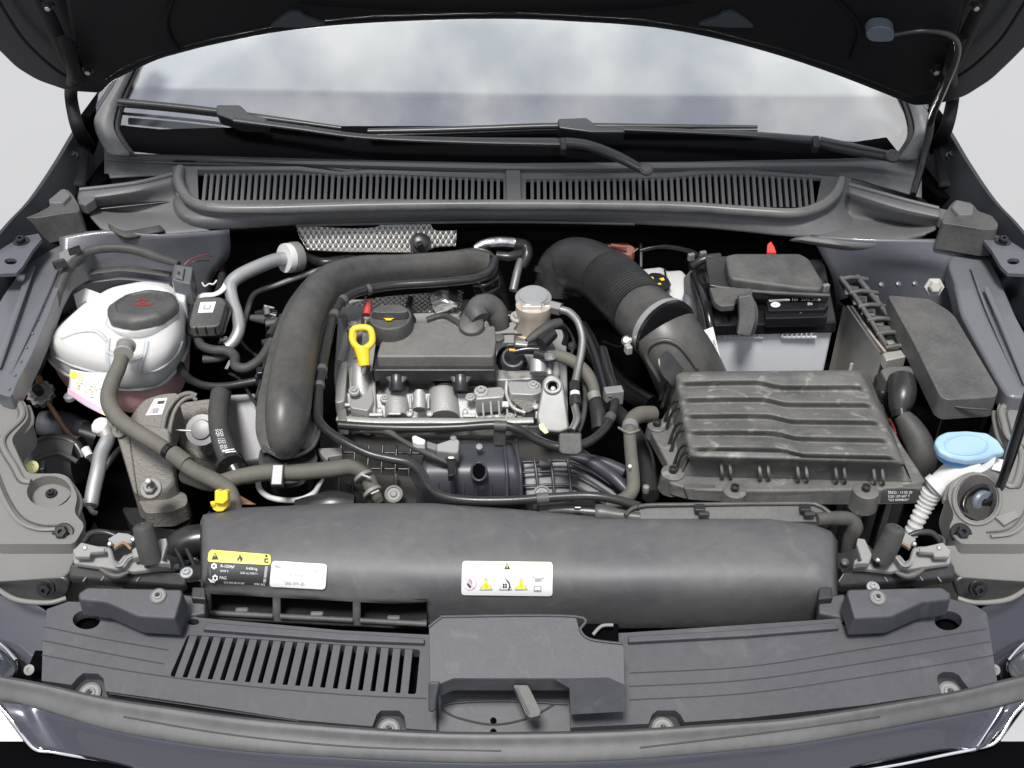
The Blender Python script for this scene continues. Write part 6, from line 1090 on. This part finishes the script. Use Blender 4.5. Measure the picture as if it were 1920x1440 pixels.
# ================================================================ latches and rubber buffers
for s in (0, 1):
    M_ = mir if s else (lambda p: p)
    la = T('bonnet_latch', 'greasy metal bonnet catch with levers at the left front corner' if not s else 'greasy metal bonnet catch with levers at the right front corner', 'bonnet catch', 'bonnet catches')
    ty = 0 if not s else 2
    LP = plane(P(220, 1050, .895), (0, -.5, 1))
    prism('base_plate', GRC, la, LP, M_([(136, 1030), (150, 1022), (200, 1024), (206, 1040), (222, 1052), (232, 1040), (300, 1036), (318, 1050), (320, 1064), (250, 1072), (138, 1056)]), down=.006, bev=.0015)
    prism('front_channel', SAT, la, plane(P(240, 1078, .875), (0, -.9, 1)), M_([(130, 1056), (200, 1062), (340, 1072), (352, 1090), (344, 1100), (260, 1094), (128, 1082)]), down=.012, bev=.003)
    tube('catch_lever', GRC, la, M_([(142, 1038, .906), (190, 1034, .908), (204, 1030, .908), (212, 1052, .902), (226, 1060, .902), (240, 1044, .906), (262, 1036, .908)]), [9, 9, 9, 10, 12, 12, 9], n=8, flat=.6)
    prism('pivot_plate', GRC, la, plane(P(225, 1012, .91), (0, -.5, 1)), M_([(202, 1010), (222, 998), (240, 1000), (256, 1008), (246, 1018), (228, 1020), (214, 1028), (206, 1018)]), down=.005, bev=.001)
    tube('catch_hook', SAT, la, M_([(158, 1016, .90), (172, 1000, .908), (196, 998, .91), (216, 1004, .908)]), [10, 12, 12, 8], n=8); tube('spring', BRN, la, M_([(216, 1026, .91), (232, 1018, .913), (246, 1030, .91)]), 6, n=8)
    prism('white_pad', GRC, la, plane(P(258, 1034, .912), (0, -.5, 1)), M_([(246, 1030), (258, 1022), (266, 1028), (262, 1044), (248, 1046)]), down=.01, bev=.002); prism('white_pad', GRC, la, plane(P(160, 1036, .91), (0, -.5, 1)), M_([(136, 1032), (152, 1016), (168, 1020), (196, 1026), (196, 1034), (170, 1036), (168, 1044), (140, 1044)]), down=.006, bev=.0015)
    prism('side_bracket', GRC, la, plane(P(300, 1030, .912), (0, -.4, 1)), M_([(284, 1040), (298, 1010), (312, 1008), (314, 1020), (304, 1050), (318, 1056), (290, 1056)]), down=.008, bev=.0015); box('dark_slot', INK, la, LP(*M_([(278, 1058)])[0]) + V((0, 0, .001)), (.007, .012, .002))
    tube('catch_cup', BLK, la, M_([(188, 1066, .892), (204, 1076, .888), (222, 1080, .886), (242, 1072, .888)]), [8, 13, 13, 8], n=10)
    for q in M_([(206, 1020), (250, 1012), (160, 1028), (274, 1050)]): lathe('rivet', STL, la, (q[0], q[1], .912), [(5, -4), (5, 1), (3, 3)], (0, -.4, 1), n=10)
    for q in M_([(156, 1090), (190, 1088), (256, 1090)]): tube('wire_end', LIT, la, [(q[0], q[1], .87), (q[0] + (6 if not s else -6), q[1] - 8, .875)], 3, n=6)
    bolt(la, M_([(350, 1074, .885)])[0] if not s else (1637, 1101, .885), 9, LIT)
    bu = T('rubber_buffer', 'black cylindrical rubber buffer standing on the left bonnet catch' if not s else 'black cylindrical rubber buffer standing on the right bonnet catch', 'rubber buffer', 'rubber bonnet buffers')
    pts = [(284, 1050, .905), (276, 1022, .925), (268, 990, .945)] if not s else [(1652, 1048, .905), (1666, 1022, .925), (1678, 994, .945)]
    tube('buffer_body', RUB, bu, pts, [40, 41, 38], n=22)
    a, b = P(*pts[1]), P(*pts[2]); ax = (b - a).normalized(); lathe('buffer_tip', RUB, bu, b, [(19, 0), (18, 4), (14, 7), (7, 8), (6, 5), (3, 5)], tuple(ax), n=22)
    lt = tube('loose_cable', RUB, None, M_([(180, 1000, .88), (150, 1012, .885), (160, 1050, .87), (150, 1080, .86)]), 7, n=8); tag(lt, 'thin black release cable beside the left bonnet catch' if not s else 'thin black release cable beside the right bonnet catch', 'cable', 'release cables')
# ================================================================ front seal, painted front edge, grille, headlamps
FE = [(-30, 1264, 1305), (80, 1284, 1330), (190, 1309, 1364), (300, 1326, 1386), (460, 1348, 1408), (640, 1364, 1420), (800, 1374, 1428), (960, 1376, 1430), (1170, 1371, 1424), (1400, 1356, 1404), (1524, 1344, 1389), (1760, 1305, 1346), (1870, 1280, 1325), (1950, 1262, 1305)]
fs_ = patch('front_seal', SEA, None, [[(u, a - 1, .838) for u, a, b in FE], [(u, a + 3, .848) for u, a, b in FE], [(u, a * .6 + b * .4, .8405) for u, a, b in FE], [(u, a * .12 + b * .88, .832) for u, a, b in FE], [(u, b, .825) for u, a, b in FE], [(u, b + 16, .80) for u, a, b in FE]], k=4, thick=.003)
tag(fs_, 'long rubber seal strip along the front edge of the bay', 'seal')
for pts in ([(232, 1344), (400, 1373), (560, 1392), (720, 1403), (940, 1408)], [(1200, 1402), (1450, 1372), (1650, 1344)]): tube('seal_slit', INK, fs_, [on(fs_, q[0], q[1], .0004) for q in pts], 3, n=6)
nose = T('front_end', 'glossy dark blue painted front edge above the grille', 'front bumper')
PE = [(q[0], q[2]) for q in FE[1:-1]]
patch('painted_edge', NPT, nose, [[(2, 1316, .832), (34, 1320, .83)] + [(u, b - 3, .824) for u, b in PE] + [(1890, 1322, .83), (1918, 1312, .832)],
    [(22, 1346, .824), (46, 1344, .824)] + [(u, b + 7, .822) for u, b in PE] + [(1880, 1342, .824), (1898, 1338, .824)],
    [(58, 1396, .797), (74, 1402, .797)] + [(u + (50 if u < 100 else 0) - (50 if u > 1800 else 0), b + (86 if u in (80, 1870) else 62), .79) for u, b in PE] + [(1842, 1400, .797), (1862, 1386, .797)]], k=5, thick=.004)
tube('chrome_strip', CHR, nose, [(-6, 1318, .83), (24, 1352, .818), (62, 1402, .798), (100, 1410, .793), (150, 1419, .79), (300, 1442, .785), (420, 1458, .78)], 8, n=8); tube('chrome_strip', CHR, nose, [(1926, 1312, .83), (1898, 1342, .818), (1868, 1390, .80), (1828, 1404, .793), (1780, 1414, .79), (1660, 1438, .785), (1500, 1460, .78)], 8, n=8)
mk('bumper_face', [P(64, 1402, .79), P(300, 1440, .77), P(960, 1485, .765), P(1620, 1440, .77), P(1856, 1392, .79)] + [x + V((0, -.08, -.55)) for x in (P(64, 1402, .79), P(300, 1440, .77), P(960, 1485, .765), P(1620, 1440, .77), P(1856, 1392, .79))], [(i, i + 1, i + 6, i + 5) for i in range(4)], GLS, nose)
for M_ in (lambda p: p, mir):
    prism('grille_void', GLS, nose, plane(P(100, 1430, .772), (0, -.6, 1)), M_([(40, 1440), (72, 1412), (110, 1422), (300, 1452), (300, 1500), (20, 1500)]), down=.01)
    tube('grille_bar', CHR, nose, M_([(102, 1424, .778), (98, 1450, .77)]), 4, n=6); tube('grille_bar', CHR, nose, M_([(20, 1446, .778), (80, 1420, .78)]), 7, n=6)
for s in (0, 1):
    M_ = mir if s else (lambda p: p)
    hl = T('headlamp', 'clear headlamp corner with bright reflector at the lower left edge' if not s else 'clear headlamp corner with bright reflector at the lower right edge', 'headlamp', 'headlamps')
    f0 = [(-40, 1196, .80), (0, 1208, .80), (28, 1240, .80)]; f1 = [(-40, 1300, .79), (0, 1330, .79), (66, 1420, .775)]
    patch('reflector', REF, hl, [M_([(-60, 1200, .79), (-10, 1206, .79), (26, 1238, .79), (24, 1268, .80)]), M_([(-60, 1290, .76), (-20, 1296, .76), (0, 1300, .77), (14, 1284, .79)])], k=4)
    patch('lens', LEN, hl, [M_([(-60, 1196, .803), (-10, 1200, .803), (30, 1236, .803), (30, 1262, .803)]), M_([(-60, 1280, .80), (-20, 1284, .80), (0, 1290, .80), (20, 1275, .805)])], k=4)
    tube('lens_rim', CHR, hl, M_([(-40, 1192, .806), (0, 1206, .806), (30, 1238, .806)]), 6, n=8)
    prism('lower_reflector', REF, hl, plane(P(20, 1390, .785), (0, -.5, 1)), M_([(-70, 1300), (0, 1326), (56, 1402), (22, 1446), (-70, 1450)]), down=.01, bev=.002)
# ================================================================ small wiring, brackets and clutter between the large parts
def wire(label, pts, wd, m=None, cat='wire', name='wire', grp=None):
    o = tube(name, m or SAT, None, pts, wd, n=8); return tag(o, label, cat, grp)
wire('thin wire looping between the valve box and the charge pipe', [(430, 700, .84), (450, 712, .842), (470, 742, .85), (482, 760, .86)], 6)
wire('black wire along the left side of the charge pipe', [(505, 640, .86), (500, 665, .868), (494, 690, .875), (488, 720, .88), (480, 748, .88)], 7)
wire('black wire crossing the gap left of the charge pipe', [(452, 640, .80), (470, 660, .80), (500, 675, .81), (520, 660, .82)], 9)
wire('black lead rising behind the oil filler cap', [(770, 560, .83), (766, 580, .84), (775, 600, .85)], 12)
wire('black lead hanging behind the breather elbow', [(800, 600, .86), (830, 592, .865), (850, 600, .868), (866, 612, .87)], 12, RUB)
wire('thin wire drooping below the fuel pump', [(1040, 600, .88), (1060, 612, .88), (1076, 640, .878), (1070, 668, .88)], 6)
wire('braided lead below the steel fuel pipe', [(1090, 700, .86), (1098, 735, .86), (1094, 780, .86), (1084, 810, .86)], 10, RUB)
wire('dark hose in the gap left of the air filter box', [(1150, 770, .80), (1180, 800, .78), (1210, 860, .77), (1220, 930, .77)], 34)
wire('black cable crossing the dark gap below the ribbed hose', [(1130, 640, .80), (1160, 650, .80), (1180, 642, .81)], 5)
wire('dark hose low in the bay under the ribbed hose', [(1100, 640, .72), (1160, 720, .72), (1220, 760, .72)], 40)
wire('black cable running behind the battery', [(1200, 470, .86), (1240, 462, .87), (1290, 470, .88), (1310, 480, .89)], 9)
wire('dark pipe along the bulkhead above the charge pipe', [(860, 440, .88), (930, 444, .88), (1010, 452, .88)], 9)
wire('dark pipe low on the bulkhead behind the coolant tank', [(380, 460, .86), (410, 480, .85), (416, 520, .84), (410, 548, .84)], 16)
bkt = T('loom_bracket', 'black plastic bracket with prongs between valve box and charge pipe', 'bracket')
box('bracket_plate', SAT, bkt, (520, 640, .84), (.05, .02, .012), rz=30); box('bracket_prong', SAT, bkt, (505, 612, .85), (.012, .012, .03), rz=30); tube('bracket_tube', TRM, bkt, [(498, 608, .86), (520, 604, .86), (538, 596, .86)], 14, n=10); lathe('bracket_bolt', PIP, bkt, (540, 585, .86), [(7, -2), (7, 2), (4, 4)], n=10)
vlv = T('canister_valve', 'dark valve with bright spring clip left of the charge pipe', 'valve'); tube('valve_body', TRM, vlv, [(470, 596, .84), (500, 600, .84), (528, 606, .845)], [12, 20, 16], n=12); tube('valve_port', SAT, vlv, [(500, 596, .845), (498, 578, .85)], 12, n=10); box('spring_clip', STL, vlv, (512, 590, .862), (.012, .004, .004), rz=-20)
for i, (u, v, z, l) in enumerate(((312, 1070, .83, 'small dark bracket below the left bonnet catch'), (1600, 1060, .83, 'small dark bracket below the right bonnet catch'))):
    t = T('catch_bracket', l, 'bracket', 'brackets below the bonnet catches'); box('bracket_plate', SAT, t, (u, v, z), (.06, .03, .03), rz=20 if i else -20); lathe('bracket_stud', PIP, t, (u + (20 if not i else -16), v - 6, z + .02), [(8, -3), (8, 2), (5, 5)], n=12)
mf = T('radiator_support', 'black support frame with prongs under the left end of the fan shroud', 'support frame')
for u in (330, 350): tube('support_bar', SAT, mf, [(u, 1030, .86), (u + 14, 1060, .855), (u + 26, 1100, .85)], 9, n=8)
box('support_block', SAT, mf, (360, 1085, .85), (.03, .03, .02), rz=10)
sd_ = T('battery_side_bracket', 'grey plastic bracket wall left of the battery', 'bracket'); prism('bracket_wall', PIP, sd_, plane(P(1290, 560, .86), (-1, -.8, .6)), [(1282, 520), (1296, 505), (1308, 560), (1306, 620), (1284, 612)], down=.004)
finish()
